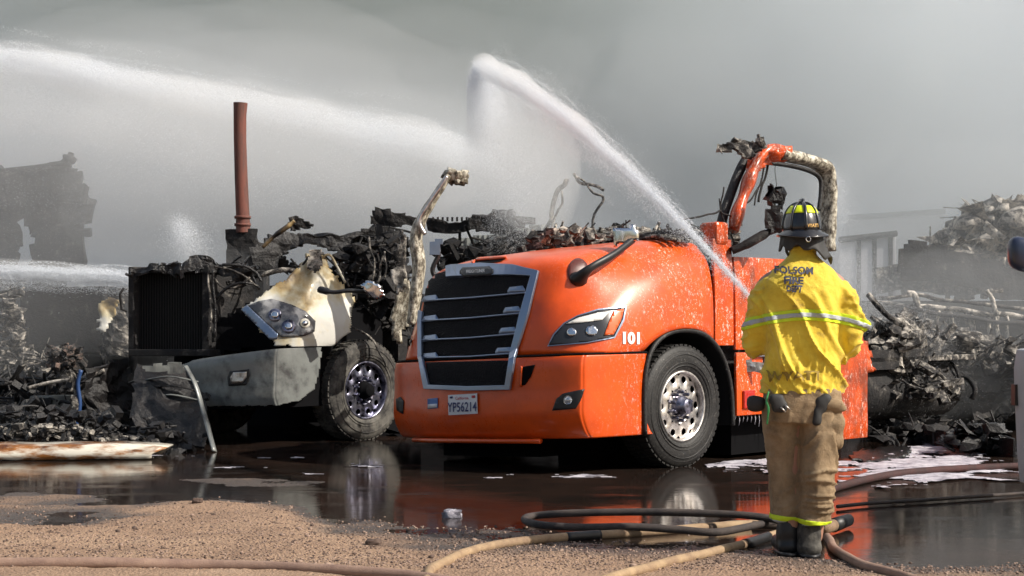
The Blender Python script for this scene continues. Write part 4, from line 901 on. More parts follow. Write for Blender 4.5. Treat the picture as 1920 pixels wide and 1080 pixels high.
# dark mats of burnt rubber on the wet ground, right
sheet('rubber_mat', [(1590, 858), (1620, 848), (1680, 842), (1712, 845), (1700, 858), (1640, 868), (1600, 868)], lambda a, b: G(a, max(b, 842)).y, M['char_glossy'], None, .03, .05, 3, 5, 4, 2, True, label='flat scrap of wet black sheet lying beside the firefighter', cat='scrap sheet')
e = thing('scrap_tray', 'black scrap tray heaped with burnt rubble at right', 'tray', G(1820, 855))
TT = G(1820, 852); 
o = MB(); 
o.add([G(1750, 826), G(1896, 842), G(1900, 842)+Vector((.1, .6, 0)), G(1760, 818)+Vector((0, .6, 0))], [(0, 1, 2, 3)])
for z0, z1, A_, B_ in ((.0, .16, G(1752, 838), G(1900, 858)), ): 
    up = Vector((0, 0, .17)); o.add([A_, B_, B_+up, A_+up], [(0, 1, 2, 3)]); o.add([A_, A_+up, A_+up+Vector((.1, 1.0, 0)), A_+Vector((.1, 1.0, 0))], [(0, 1, 2, 3)]); o.add([B_, B_+up, B_+up+Vector((.1, 1.0, 0)), B_+Vector((.1, 1.0, 0))], [(0, 1, 2, 3)])
o = o.build('tray_shell', M['char_glossy'], e); mod(o, 'SOLIDIFY', thickness=.02)
mb = MB(); junk(mb, [(1762, 826), (1790, 808), (1830, 795), (1870, 806), (1895, 830), (1895, 842), (1770, 834)], (14.6, 15.4), 140, 61, (.05, .25), 'lpt'); mb.build('rubble', M['char_glossy'], e, kind='stuff')
mb = MB(); junk(mb, [(1640, 790), (1760, 785), (1770, 826), (1730, 836), (1640, 838)], (15.6, 17.5), 120, 62, (.05, .25), 'lpt'); mb.build('burnt_debris', M['char'], None, label='low black rubble between the orange panel and the scrap tray', kind='stuff')
# white vehicle at the right edge: fender, lamp, mirror
e = thing('white_vehicle', 'rear corner of a white vehicle with a dark mirror cut by the right edge', 'van', (3.0, 9.2, 0))
YV = 9.2
sec = [(1906, 655), (1901, 690), (1902, 740), (1905, 800), (1907, 850), (1912, 905)]
vs = []; sx_ = []
for a, b in sec:
    p = P(a, b, YV); vs += [p+Vector((.10, -.25, 0)), p+Vector((.02, -.12, 0)), p, p+Vector((.06, .15, 0)), p+Vector((.62, 1.5, 0)), p+Vector((1.6, 1.5, 0)), p+Vector((1.6, -.3, 0))]
bevel(fix_normals(mk('body', vs, [(i*7+j, i*7+(j+1) % 7, (i+1)*7+(j+1) % 7, (i+1)*7+j) for i in range(5) for j in range(7)]+[(0, 1, 2, 3, 4, 5, 6), tuple(35+i for i in range(7))], M['vwhite'], e, True)), .01)
MB().box((0, -.02, 0), (.9, .05, .12), Matrix.Translation(P(1901, 760, YV-.02))).build('bumper_strip', M['plastic'], e)
pm = P(1906, 478, YV); bm = bmesh.new(); bmesh.ops.create_uvsphere(bm, u_segments=20, v_segments=12, radius=1)
for v in bm.verts:
    s_ = Vector((abs(v.co.x)**.6*math.copysign(1, v.co.x), abs(v.co.y)**.8*math.copysign(1, v.co.y), abs(v.co.z)**.7*math.copysign(1, v.co.z)))
    v.co = pm+Vector((s_.x*.095+.045, s_.y*.06, s_.z*.10+s_.x*-.02))
vv = [v.co.copy() for v in bm.verts]; ff = [tuple(w.index for w in f.verts) for f in bm.faces]; bm.free()
mk('mirror', vv, ff, M['bluegrey'], e, True); MB().tube([pm+Vector((.1, 0, -.02)), pm+Vector((.6, .1, -.2))], .03, 8).build('mirror_arm', M['plastic'], e, True)
for yy in (.1,):
    T = Matrix.Translation((3.45, 10.0, .36)); MB().lathe([(-.1, .0001), (-.12, .3), (-.1, .36), (.1, .36), (.1, .0001)], T, 28).build('wheel', M['rubber_plain'], e, True)
#@@PERSON
# ------------------------------------------------------------------ firefighter
YP = 8.47; X0 = (1505-CX)/F*YP; K = YP/F
pe = empty('person', (X0, YP, 0), 0, 'firefighter seen from behind in yellow coat, tan turnout trousers and black helmet', 'person')
PX = lambda px: (px-1505)*K          # local x from a photo column
PZ = lambda py: CAMZ+(HY-py)*K
def W_(x, y, z): return Vector((X0+x, YP+y, z))
def skin(name, verts, edges, radii, matl, parent, levels=2, root=0):
    me = bpy.data.meshes.new(name); inv = wmat(parent).inverted()
    me.from_pydata([tuple(inv @ Vector(v)) for v in verts], edges, []); me.materials.append(matl)
    o = bpy.data.objects.new(name, me); link(o, parent)
    mod(o, 'SKIN'); L = me.skin_vertices[0].data
    for i, r_ in enumerate(radii): L[i].radius = (r_, r_) if not isinstance(r_, tuple) else r_
    L[root].use_root = True
    o.modifiers['skin'].use_smooth_shade = True
    mod(o, 'SUBSURF', levels=levels, render_levels=levels)
    return baked(o)
M['skin'] = mat('skin', (.42, .22, .15), .5); M['glove'] = mat('dark_glove', (.03, .03, .03), .7)
# body: pelvis, spine, neck, head, arms bent forward to the nozzle, legs, feet
B = {}; bv_ = []; br = []; be = []
def J(n_, x, y, z, r_, par=None):
    B[n_] = len(bv_); bv_.append(W_(x, y, z)); br.append(r_)
    if par is not None: be.append((B[par], B[n_]))
J('pelvis', 0, .0, .92, .13); J('waist', -.0, .0, 1.08, .125, 'pelvis'); J('chest', .0, .01, 1.32, .15, 'waist'); J('neck0', .01, .03, 1.49, .07, 'chest'); J('neck1', .015, .06, 1.57, .055, 'neck0')
J('skull', .015, .08, 1.66, .085, 'neck1'); J('crown', .015, .08, 1.73, .085, 'skull')
for s_, sx in (('l', -1), ('r', 1)):
    J('hip'+s_, sx*.08, .0, .86, .10, 'pelvis'); J('knee'+s_, sx*.07, .02, .48, .07, 'hip'+s_); J('ank'+s_, sx*.06, -.01, .10, .05, 'knee'+s_); J('ball'+s_, sx*.065, .12, .05, .045, 'ank'+s_); J('toe'+s_, sx*.07, .20, .045, .035, 'ball'+s_)
    J('sh'+s_, sx*.19, .02, 1.44, .065, 'neck0'); J('el'+s_, sx*.265, .04 if sx > 0 else .10, 1.17, .05, 'sh'+s_)
NZ0 = Vector((-.10, .40, 1.26))   # nozzle handle in local coordinates
J('wrl', -.12, .36, 1.17, .032, 'ell'); J('wrr', -.02, .34, 1.14, .032, 'elr')
for s_, hx, hy, hz in (('l', -.13, .41, 1.20), ('r', -.05, .40, 1.17)):
    J('palm'+s_, hx, hy, hz, .030, 'wr'+s_)
    for k in range(4):
        q = (k-1.5)*.021; J('f%s%da' % (s_, k), hx+q, hy+.045, hz+.01, .0095, 'palm'+s_); J('f%s%db' % (s_, k), hx+q, hy+.055, hz+.045, .009, 'f%s%da' % (s_, k)); J('f%s%dc' % (s_, k), hx+q, hy+.030, hz+.068-(.006 if k in (0, 3) else 0), .008, 'f%s%db' % (s_, k))
    J('th'+s_+'a', hx+(.035 if s_ == 'l' else -.035), hy-.0, hz+.03, .011, 'palm'+s_); J('th'+s_+'b', hx+(.03 if s_ == 'l' else -.03), hy+.0, hz+.062, .009, 'th'+s_+'a')
body = skin('body', bv_, be, br, M['skin'], pe, 2)
# face: nose, brows, ears, hair cap are small children of the head
for nm, pts_, r_, mm_ in (('nose', [W_(.015, .155, 1.685), W_(.015, .185, 1.655), W_(.015, .165, 1.645)], [.010, .014, .008], 'skin'), ('ear', [W_(-.075, .07, 1.69), W_(-.08, .07, 1.65)], [.012, .010], 'skin'), ('ear', [W_(.105, .07, 1.69), W_(.11, .07, 1.65)], [.012, .010], 'skin'), ('mouth', [W_(-.01, .165, 1.622), W_(.04, .165, 1.622)], [.005, .005], 'redlens'), ('eye', [W_(-.018, .158, 1.69), W_(-.012, .158, 1.69)], [.008, .008], 'plate'), ('eye', [W_(.042, .158, 1.69), W_(.048, .158, 1.69)], [.008, .008], 'plate')):
    MB().tube(pts_, r_, 8).build(nm, M[mm_], pe, True)
# cloth volumes
def rings(prof, n=40, expo=2.6):
    """closed loft through elliptical sections (z, cx, cy, halfwidth, halfdepth)"""
    vs = []; m_ = len(prof)
    for z, cx, cy, hw, hd in prof:
        for k in range(n):
            t = 2*math.pi*k/n; c, s_ = math.cos(t), math.sin(t)
            vs.append(W_(cx+hw*math.copysign(abs(c)**(2/expo), c), cy+hd*math.copysign(abs(s_)**(2/expo), s_), z))
    return vs, [(i*n+k, i*n+(k+1) % n, (i+1)*n+(k+1) % n, (i+1)*n+k) for i in range(m_-1) for k in range(n)]+[tuple(range(n-1, -1, -1)), tuple((m_-1)*n+k for k in range(n))]
def interp(prof, per=4):
    A = [Vector(p[:3]).to_tuple()+tuple(p[3:]) for p in prof]; out = []
    for i in range(len(A)-1):
        a, b, c, d = A[max(i-1, 0)], A[i], A[i+1], A[min(i+2, len(A)-1)]
        for k in range(per): out.append(tuple(cr(a[j], b[j], c[j], d[j], k/per) for j in range(5)))
    return out+[A[-1]]
def cloth(name, mb, matl, parent, voxel, foldf, cut=None):
    o = mk(name, mb.v, mb.f, matl, parent, True); fix_normals(o)
    mod(o, 'REMESH', mode='VOXEL', voxel_size=voxel); mod(o, 'SMOOTH', factor=.5, iterations=5); baked(o)
    bm = bmesh.new(); bm.from_mesh(o.data); bm.normal_update(); mw = wmat(o)
    disp = []
    for v in bm.verts: disp.append(v.normal*foldf(v.co, v.normal))
    for v, d in zip(bm.verts, disp): v.co += d
    if cut is not None:
        r_ = bmesh.ops.bisect_plane(bm, geom=bm.verts[:]+bm.edges[:]+bm.faces[:], plane_co=(0, 0, cut), plane_no=(0, 0, 1), clear_inner=True)
    bm.to_mesh(o.data); bm.free(); o.data.polygons.foreach_set('use_smooth', [True]*len(o.data.polygons)); return o
def ridge(x): return 1-abs(2*abs(x)-.0)**.8 if False else (1-abs(x))**3
def coat_fold(p, nr):
    # drag folds running from the right shoulder and armpit down to the left hem, vertical folds at the left, bunching at the hem
    wx = noise.noise(Vector((p.x*3, p.z*2.2, 4)))*.9
    a = p.x*11+p.z*5.2+wx*2.4
    w1 = ridge(noise.noise(Vector((a, p.z*1.4, 2+p.y)))*2.2)
    b = p.x*17+noise.noise(Vector((p.z*2, 1, p.y*2)))*1.2-p.z*2.5
    w2 = ridge(noise.noise(Vector((b, p.z*1.7, 12+p.y*2)))*2.2)
    top = max(.12, min(1, (1.42-p.z)/.12))*(.45 if p.z < .965 and abs(p.x) < .15 else 1); low = max(0, min(1, (1.16-p.z)/.25))
    arm = max(0, min(1, (abs(p.x)-.19)/.05))
    w3 = ridge(noise.noise(Vector((p.x*7, p.y*9, p.z*17)))*2.2)*arm
    d = (w1*.030+w2*.018*low)*top+w3*.016+noise.noise(p*13)*.004*top+noise.noise(p*34)*.0025
    return d-.013
mb = MB()
tor = [(.80, PX(1504), .0, .205, .150), (.88, PX(1504), .0, .206, .152), (1.0, PX(1505), .0, .205, .152), (1.14, PX(1503), .0, .200, .150), (1.27, PX(1502), .005, .204, .152), (1.38, PX(1502), .01, .220, .155), (1.455, PX(1504), .02, .216, .145), (1.515, PX(1507), .03, .172, .120), (1.555, PX(1508), .04, .125, .10), (1.59, PX(1508), .05, .088, .085), (1.625, PX(1508), .055, .078, .080), (1.645, PX(1508), .055, .070, .075)]
mb.add(*rings(interp(tor)))
mb.tube(catmull([W_(-.11, .03, 1.45), W_(-.175, .02, 1.405), W_(-.212, .03, 1.30), W_(-.222, .05, 1.19), W_(-.205, .12, 1.11), W_(-.18, .24, 1.13), W_(-.14, .34, 1.16)], 5), [.078]*5+[.084]*5+[.078]*5+[.076]*5+[.072]*5+[.064]*6, 18)
mb.tube(catmull([W_(.12, .03, 1.45), W_(.185, .02, 1.405), W_(.228, .0, 1.30), W_(.246, -.03, 1.185), W_(.225, .04, 1.10), W_(.15, .20, 1.10), W_(.03, .32, 1.13)], 5), [.076]*5+[.084]*5+[.077]*5+[.078]*5+[.073]*5+[.064]*6, 18)
m = M['coat'] = mat('yellow_coat_cloth', (.62, .36, .03), .75); n = N(m)
n.color(n.ramp(n.noise(9, 6, .65), [(.28, (.42, .28, .03)), (.40, (.72, .50, .03)), (.58, (.82, .61, .05)), (.75, (.84, .65, .08))])); n.bump(n.noise(40, 7, .72), .55, .012); n.b.inputs['Sheen Weight'].default_value = .2
coat = cloth('coat', mb, M['coat'], pe, .0085, coat_fold, cut=.858)
mod(coat, 'SOLIDIFY', thickness=.006, offset=-1)
def trouser_fold(p, nr):
    z = p.z
    s_ = noise.noise(Vector((p.x*4+p.y*3, p.y*5, z*16+noise.noise(Vector((p.x*5, p.y*5, z*3)))*2.5)))
    amp = .022 if z < .66 else .006
    leg = 1 if p.x > -.01 else .35
    v_ = ridge(noise.noise(Vector((p.x*14, p.y*10, z*2.2)))*2.2)*.010
    return (ridge(s_*2.1)*amp*leg)+v_*(.6)+noise.noise(p*22)*.003-.006
mb = MB()
mb.add(*rings(interp([(.70, PX(1503), .0, .205, .145), (.78, PX(1503), .0, .208, .150), (.86, PX(1503), .0, .205, .145), (.93, PX(1503), 0, .19, .13)])))
mb.add(*rings(interp([(.185, PX(1476), .03, .080, .092), (.23, PX(1475), .03, .082, .098), (.32, PX(1474), .035, .082, .098), (.45, PX(1471), .04, .086, .100), (.58, PX(1468), .03, .092, .108), (.70, PX(1464), .015, .100, .122), (.80, PX(1464), .0, .106, .13)]), expo=2.1))
mb.add(*rings(interp([(.165, PX(1520), -.07, .068, .080), (.20, PX(1521), -.07, .083, .092), (.28, PX(1525), -.075, .086, .098), (.38, PX(1527), -.075, .090, .102), (.50, PX(1530), -.065, .094, .108), (.62, PX(1532), -.045, .098, .116), (.74, PX(1536), -.02, .108, .125), (.82, PX(1538), 0, .112, .13)]), expo=2.1))
m = M['trousers'] = mat('tan_turnout_cloth', (.36, .25, .13), .85); n = N(m)
n.color(n.ramp(n.noise(7, 6, .7), [(.3, (.13, .09, .05)), (.5, (.28, .195, .11)), (.75, (.38, .28, .17))])); n.bump(n.noise(48, 7, .75), .7, .012)
tr = cloth('trousers', mb, M['trousers'], pe, .0095, trouser_fold, cut=.175); mod(tr, 'SOLIDIFY', thickness=.006, offset=-1)
# waistband, pouch pocket with flap, glove bundle, radio clip with green strap
def wbox(name, a, b, matl, bev=.01, sub=0, rot=None, parent=pe, c=None):
    cx = Vector(((a[0]+b[0])/2, (a[1]+b[1])/2, (a[2]+b[2])/2)); h = Vector(b)-cx
    T = Matrix.Translation(W_(*cx)) @ (rot or Matrix.Identity(4))
    o = MB().box(tuple(-h), tuple(h), T).build(name, matl, parent, True); bevel(o, bev, 3); return o
def puff(name, pts, hw, matl, parent=pe, vox=.010, amp=.008, seed=0, freq=14):
    mb = MB()
    for (x, y, z), r_ in zip(pts, hw):
        mb.add([W_(x+v.x*r_[0], y+v.y*r_[1], z+v.z*r_[2]) for v in BALL[0]], BALL[1])
    o = mk(name, mb.v, mb.f, matl, parent, True); fix_normals(o); mod(o, 'REMESH', mode='VOXEL', voxel_size=vox); mod(o, 'SMOOTH', factor=.5, iterations=4); baked(o)
    for v in o.data.vertices: v.co += v.normal*noise.noise(v.co*freq+Vector((seed, 0, 0)))*amp
    o.data.polygons.foreach_set('use_smooth', [True]*len(o.data.polygons)); return o
bm = bmesh.new(); bmesh.ops.create_cube(bm, size=2); bmesh.ops.subdivide_edges(bm, edges=bm.edges[:], cuts=5, use_grid_fill=True)
for v in bm.verts: c = v.co.copy(); v.co = c.normalized()*(.35*c.length+.65)
BALL = ([v.co.copy() for v in bm.verts], [tuple(w.index for w in f.verts) for f in bm.faces]); bm.free()
pk = puff('pocket', [(PX(1550), -.09, .70), (PX(1553), -.09, .62), (PX(1548), -.09, .78)], [(.072, .05, .07), (.066, .05, .065), (.07, .045, .04)], M['trousers'], amp=.016, seed=3)
puff('pocket_flap', [(PX(1550), -.115, .805), (PX(1560), -.10, .78)], [(.070, .045, .030), (.058, .04, .024)], M['trousers'], pk, amp=.012, seed=8)
puff('glove', [(PX(1530), -.13, .80), (PX(1522), -.14, .74), (PX(1538), -.13, .83)], [(.035, .035, .05), (.028, .03, .05), (.03, .03, .03)], M['glove'], amp=.014, seed=5)
puff('belt_bag', [(PX(1420), -.02, .80), (PX(1412), -.02, .80)], [(.035, .04, .04), (.038, .035, .045)], M['glove'], amp=.008, seed=6)
MB().tube(catmull([W_(PX(1434), -.12, .868), W_(PX(1430), -.13, .82), W_(PX(1433), -.135, .78), W_(PX(1431), -.13, .70)], 5), [.010]*6+[.014]*6+[.010]*4, 8, flat=.5).build('green_strap', mat('green_webbing', (.05, .30, .09), .6), pe, True)
puff('radio', [(PX(1454), -.135, .79), (PX(1448), -.13, .83)], [(.045, .025, .035), (.04, .025, .03)], M['glove'], amp=.008, seed=9)
for q in (0, 1): MB().tube([W_(PX(1454+q*8), -.165, .79+.012*q), W_(PX(1463+q*8), -.165, .765+.012*q)], .0045, 6).build('metal_clip', M['alu'], pe, True)
# boots
for s_, cx_, cy_ in ((1, 1478, .01), (1, 1513, -.06)):
    bt = puff('boot', [(PX(cx_), cy_, .12), (PX(cx_), cy_+.01, .05), (PX(cx_), cy_+.14, .045)], [(.062, .068, .09), (.066, .085, .045), (.062, .11, .042)], M['rubber_plain'] if cx_ > 1500 else M['plastic'], amp=.005, seed=cx_)
    MB().tube([W_(PX(cx_)+.055*math.sin(t), cy_+.04+.14*math.cos(t)-.0, .012) for t in np.linspace(0, 6.283, 20)], .012, 6, caps=False).build('boot_sole', M['plastic'], bt, True)
# reflective bands: strips lifted from the cloth itself
M['lime'] = mat('lime_reflective_trim', (.62, .80, .02), .55); M['silver'] = mat('silver_reflective_tape', (.42, .45, .47), .4)
def band(src, name, z0, z1, off, matl, slope=0., arc=0., flt=None, parent=None):
    bm = bmesh.new(); bm.from_mesh(src.data)
    for v in bm.verts: v.co.z -= arc*v.co.x*v.co.x*-1+slope*v.co.x
    for zz, cl in ((z0, 'i'), (z1, 'o')):
        bmesh.ops.bisect_plane(bm, geom=bm.verts[:]+bm.edges[:]+bm.faces[:], plane_co=(0, 0, zz), plane_no=(0, 0, 1), clear_inner=cl == 'i', clear_outer=cl == 'o')
    for v in bm.verts: v.co.z += arc*v.co.x*v.co.x*-1+slope*v.co.x
    bm.normal_update()
    if flt: bmesh.ops.delete(bm, geom=[f for f in bm.faces if not flt(f.calc_center_median())], context='FACES')
    bm.normal_update(); c = [v.normal.copy() for v in bm.verts]
    for v, q in zip(bm.verts, c): v.co += q*off
    me = bpy.data.meshes.new(name); bm.to_mesh(me); bm.free(); me.materials.clear(); me.materials.append(matl); me.polygons.foreach_set('use_smooth', [True]*len(me.polygons))
    o = bpy.data.objects.new(name, me); link(o, parent or pe); mod(o, 'SOLIDIFY', thickness=.002, offset=1); return o
zc = PZ(591)
bd = band(coat, 'reflective_band', zc-.028, zc+.030, .002, M['lime'], arc=.55, flt=lambda c: c.y < .22)
band(coat, 'silver_tape', zc-.010, zc+.012, .005, M['silver'], arc=.55, flt=lambda c: c.y < .22, parent=bd)
zc = PZ(985)
bd = band(tr, 'reflective_band', zc-.040, zc+.045, .002, M['lime'], slope=-.10); band(tr, 'silver_tape', zc-.014, zc+.020, .005, M['silver'], slope=-.10, parent=bd)
# lettering on the coat back
mw = wmat(coat); cb = bvh_of([mw @ v.co for v in coat.data.vertices], [tuple(p.vertices) for p in coat.data.polygons])
M['navy'] = mat('navy_lettering', (.05, .055, .09), .6); M['olive'] = mat('faded_dark_lettering', (.30, .20, .03), .7)
text_on('back_lettering', 'FOLSOM', cb, 1489, 510, 13, M['navy'], coat, .012, .035, .02, 1.0, 4)
text_on('back_lettering', 'FIRE', cb, 1488, 528, 12, M['navy'], coat, .012, .05, .02, 1.15, 4)
text_on('back_lettering', 'DEPT', cb, 1489, 543, 11, M['navy'], coat, .012, .05, .02, .8, 4)
text_on('name_lettering', 'WYATT', cb, 1490, 706, 17, M['olive'], coat, .012, .02, 0, 1.2, 4)
# helmet: ribbed dome, comb, brim, trapezoid stickers, neck curtain, hanger ring
hc = Vector((PX(1508), .075, PZ(432))); hx, hy, hz_ = .102, .128, .150
def hel(t, f, k=1.0):   # t azimuth, f elevation 0..pi/2
    z = math.sin(f)**.92; r_ = math.cos(f)**.78
    return W_(hc.x+hx*k*r_*math.cos(t), hc.y+hy*k*r_*math.sin(t), hc.z+hz_*k*z)
vs = []; NT, NF = 48, 14
for j in range(NF+1):
    for i in range(NT): vs.append(hel(2*math.pi*i/NT, (j/NF)*math.pi/2*.995))
fs = [(j*NT+i, j*NT+(i+1) % NT, (j+1)*NT+(i+1) % NT, (j+1)*NT+i) for j in range(NF) for i in range(NT)]+[tuple(NF*NT+i for i in range(NT))]
m = M['helmet'] = mat('black_helmet', (.018, .018, .02), .28, coat=.6); 
he = fix_normals(mk('helmet', vs, fs, M['helmet'], pe, True)); mod(he, 'SOLIDIFY', thickness=.006, offset=-1)
for k in range(8):
    t = -math.pi/2+k*math.pi/4; rr_ = .008 if k % 4 else .011
    MB().tube([hel(t, f, 1.01) for f in np.linspace(.03, 1.5, 12)], rr_, 8, flat=.9).build('rib', M['helmet'], he, True)
MB().tube([W_(hc.x, hc.y-.05, hc.z+hz_*.9), W_(hc.x, hc.y-.03, hc.z+hz_+.012), W_(hc.x, hc.y+.03, hc.z+hz_+.014), W_(hc.x, hc.y+.08, hc.z+hz_*.85)], .012, 8).build('comb', M['helmet'], he, True)
M['neon'] = mat('yellow_green_sticker', (.75, .88, .01), .4)
for k in range(8):
    t0 = -math.pi/2+k*math.pi/4+.13; t1 = t0+math.pi/4-.26; vs = []; n1, n2 = 6, 6
    for j in range(n2+1):
        f = .62+.42*j/n2; sh = .04*(1-j/n2)
        for i in range(n1+1): vs.append(hel(t0-sh+(t1-t0+2*sh)*i/n1, f, 1.018))
    mod(mk('helmet_sticker', vs, [(j*(n1+1)+i, j*(n1+1)+i+1, (j+1)*(n1+1)+i+1, (j+1)*(n1+1)+i) for j in range(n2) for i in range(n1)], M['neon'], he, True), 'SOLIDIFY', thickness=.001)
vs = []; 
for i in range(NT+1):
    t = 2*math.pi*i/NT; bk = max(0, -math.sin(t)); fr_ = max(0, math.sin(t)); dz = -.018-.02*bk**2-.0*fr_
    for r_, z_ in ((.98, .006), (1.02, -.004), (1.30+.22*bk, dz), (1.31+.22*bk, dz-.008), (1.0, -.016)): vs.append(W_(hc.x+hx*r_*math.cos(t), hc.y+hy*r_*math.sin(t), hc.z+z_))
fix_normals(mk('brim', vs, [(i*5+j, (i+1)*5+j, (i+1)*5+j+1, i*5+j+1) for i in range(NT) for j in range(4)], M['helmet'], he, True))
hb_ = bvh_of([hel(2*math.pi*i/NT, (j/NF)*math.pi/2*.995, 1.004) for j in range(NF+1) for i in range(NT)], [(j*NT+i, j*NT+(i+1) % NT, (j+1)*NT+(i+1) % NT, (j+1)*NT+i) for j in range(NF) for i in range(NT)])
text_on('helmet_lettering', 'WYATT', hb_, 1523, 423, 6, mat('gold_lettering', (.7, .42, .12), .4), he, .003, .03, 0, .8, 3)
ring = [W_(hc.x+.0+.012*math.cos(t), hc.y-hy*1.5, hc.z-.052+.013*math.sin(t)) for t in np.linspace(0, 6.283, 14)]
MB().tube(ring, .003, 6, caps=False).build('hanger_ring', M['chrome'], he, True)
# neck curtain
vs = []; n_ = 36
for i in range(n_+1):
    t = math.pi*(.93+1.14*i/n_); rt = max(0, math.cos(t))
    for j in range(9):
        q = j/8; r_ = 1.0+.10*q+.42*rt*q*q+.03*math.sin(i*1.1)*q; z_ = -.01-q*(.085+.07*rt+.015*math.sin(i*.8)); vs.append(W_(hc.x+hx*r_*math.cos(t), hc.y+hy*.95*r_*math.sin(t), hc.z+z_))
o = mk('neck_curtain', vs, [(i*9+j, (i+1)*9+j, (i+1)*9+j+1, i*9+j+1) for i in range(n_) for j in range(8)], M['glove'], he, True); mod(o, 'SOLIDIFY', thickness=.008)
MB().tube([W_(hc.x-.095, hc.y-.03, hc.z-.03), W_(hc.x-.088, hc.y-.04, hc.z-.11), W_(hc.x-.07, hc.y-.03, hc.z-.14)], .008, 6).build('chin_strap', M['glove'], he, True)

# ------------------------------------------------------------------ hoses
def hose(name, pts, r_, matl, label, couplings=(), name_group='fire hoses lying on the ground', lift=None, stain=None):
    W2 = []
    for p in pts:
        if len(p) == 2:
            g = G(p[0], p[1]); z = max(float(gh(g.x, g.y)), 0.)+r_*.85; g = G(p[0], p[1], z); W2.append(Vector((g.x, g.y, z)))
        elif isinstance(p, Vector): W2.append(p.copy())
        elif len(p) == 3 and p[2] < 1: g = G(p[0], p[1], p[2]); W2.append(g)
        else: W2.append(Vector(p))
    c = catmull(W2, 10); c = [q+Vector((noise.noise(q*2.2)*.02, noise.noise(q*2.2+Vector((9, 0, 0)))*.02, 0)) for q in c]
    root = empty(name, c[0], 0, label, 'hose', name_group)
    MB().tube(c, [r_*(1+.05*noise.noise(q*5)) for q in c], 14).build('hose_jacket', matl, root, True)
    for t0, t1 in couplings:
        i0, i1 = int(t0*(len(c)-1)), int(t1*(len(c)-1)); seg = c[i0:i1+1]
        if len(seg) < 2: continue
        cp = MB().tube(seg, r_*1.14, 16).build('coupling', M['plastic'], root, True)
    return root, c
def hosemat(name, a, b):
    m = mat(name, a, .75); n = N(m); n.color(n.ramp(n.noise(6, 5, .7), [(.35, b), (.65, a)])); n.bump(n.math('ADD', n.noise(160, 4, .7), n.noise(14, 4)), .6, .008); return m
HM = {'tan': hosemat('tan_hose_jacket', (.44, .31, .18), (.24, .155, .095)), 'pink': hosemat('pinkish_hose_jacket', (.37, .245, .18), (.24, .15, .115)), 'dark': hosemat('wet_dark_hose_jacket', (.085, .065, .055), (.03, .025, .026)), 'red': hosemat('dark_red_hose_jacket', (.07, .022, .02), (.03, .015, .015)), 'brown': hosemat('wet_brown_hose_jacket', (.12, .085, .06), (.06, .042, .032))}
hose('fire_hose', [(-90, 1056), (0, 1056), (200, 1056), (400, 1060), (600, 1068), (760, 1080), (900, 1100)], .028, HM['pink'], 'reddish tan hose stretched straight across the sand at lower left')
hose('fire_hose', [(770, 1130), (796, 1092), (812, 1066), (850, 1046), (905, 1028), (960, 1017), (1020, 1010), (1090, 1005), (1160, 1001), (1240, 996), (1330, 988), (1440, 980)], .025, HM['tan'], 'pale tan hose curving up from the lower middle edge with a dark coupling', [(.60, .69)])
hose('fire_hose', [(1085, 1105), (1140, 1085), (1200, 1067), (1270, 1050), (1340, 1034), (1400, 1019), (1450, 1003), (1500, 990)], .0245, HM['tan'], 'pale tan hose running to the firefighter boots, black coupling near its end', [(.70, .83)])
lx = [(1540, 985, .09), (1470, 976, .08), (1400, 966, .10), (1300, 962, .10), (1180, 960, .09), (1070, 962, .07), (1000, 967, .04), (982, 974, .04), (1010, 984, .05), (1090, 989, .05), (1180, 988, .06), (1270, 993, .05), (1340, 998, .04), (1400, 988, .05), (1455, 976, .06)]
hose('fire_hose', lx, .022, HM['dark'], 'wet dark hose bent in a long flat loop at the puddle edge')
hose('fire_hose', [(1330, 990), (1380, 982), (1440, 985), (1490, 985)], .022, HM['brown'], 'short wet brown length of hose inside the flat dark loop')
nz_w = W_(*NZ0)
h4, c4 = hose('fire_hose', [nz_w+Vector((.02, -.06, -.10)), W_(.0, .30, .95), W_(.04, .22, .55), W_(.08, .16, .25), (1546, 994), (1556, 1018), (1580, 1040), (1620, 1058), (1665, 1072), (1720, 1090), (1800, 1110)], .024, HM['pink'], 'pinkish hose coming from behind the firefighter legs to the lower right edge')
hose('fire_hose', [(1500, 952, .05), (1560, 918, .03), (1620, 900, .03), (1700, 886, .03), (1800, 879, .03), (1905, 874, .03), (2050, 872, .03)], .030, HM['red'], 'dark red hose crossing the foam to the right edge')
hose('fire_hose', [(1570, 950, .02), (1660, 942, .02), (1760, 936, .02), (1900, 926, .02), (2000, 920, .02)], .012, HM['dark'], 'thin dark line of hose lying in the puddle below the dark red one')
e = thing('hose_nozzle', 'black nozzle and brass fitting lying beside the firefighter boots', 'nozzle', G(1575, 990))
MB().tube([G(1545, 992, .05), G(1562, 985, .05)], [.032, .036], 14).build('fitting', HM['tan'], e, True); MB().tube([G(1563, 985, .05), G(1590, 975, .05)], [.042, .038], 14).build('barrel', M['plastic'], e, True)
e = thing('hose_nozzle', 'black nozzle held in front of the firefighter body', 'nozzle', nz_w)
jd = (P(905, 125, 17)-nz_w).normalized()
MB().tube([nz_w+Vector((.02, -.06, -.10)), nz_w, nz_w+jd*.16, nz_w+jd*.24], [.030, .034, .028, .034], 14).build('barrel', M['plastic'], e, True)
MB().tube([nz_w+Vector((0, 0, -.01)), nz_w+Vector((0, .0, -.10))], .014, 8).build('pistol_grip', M['plastic'], e, True)
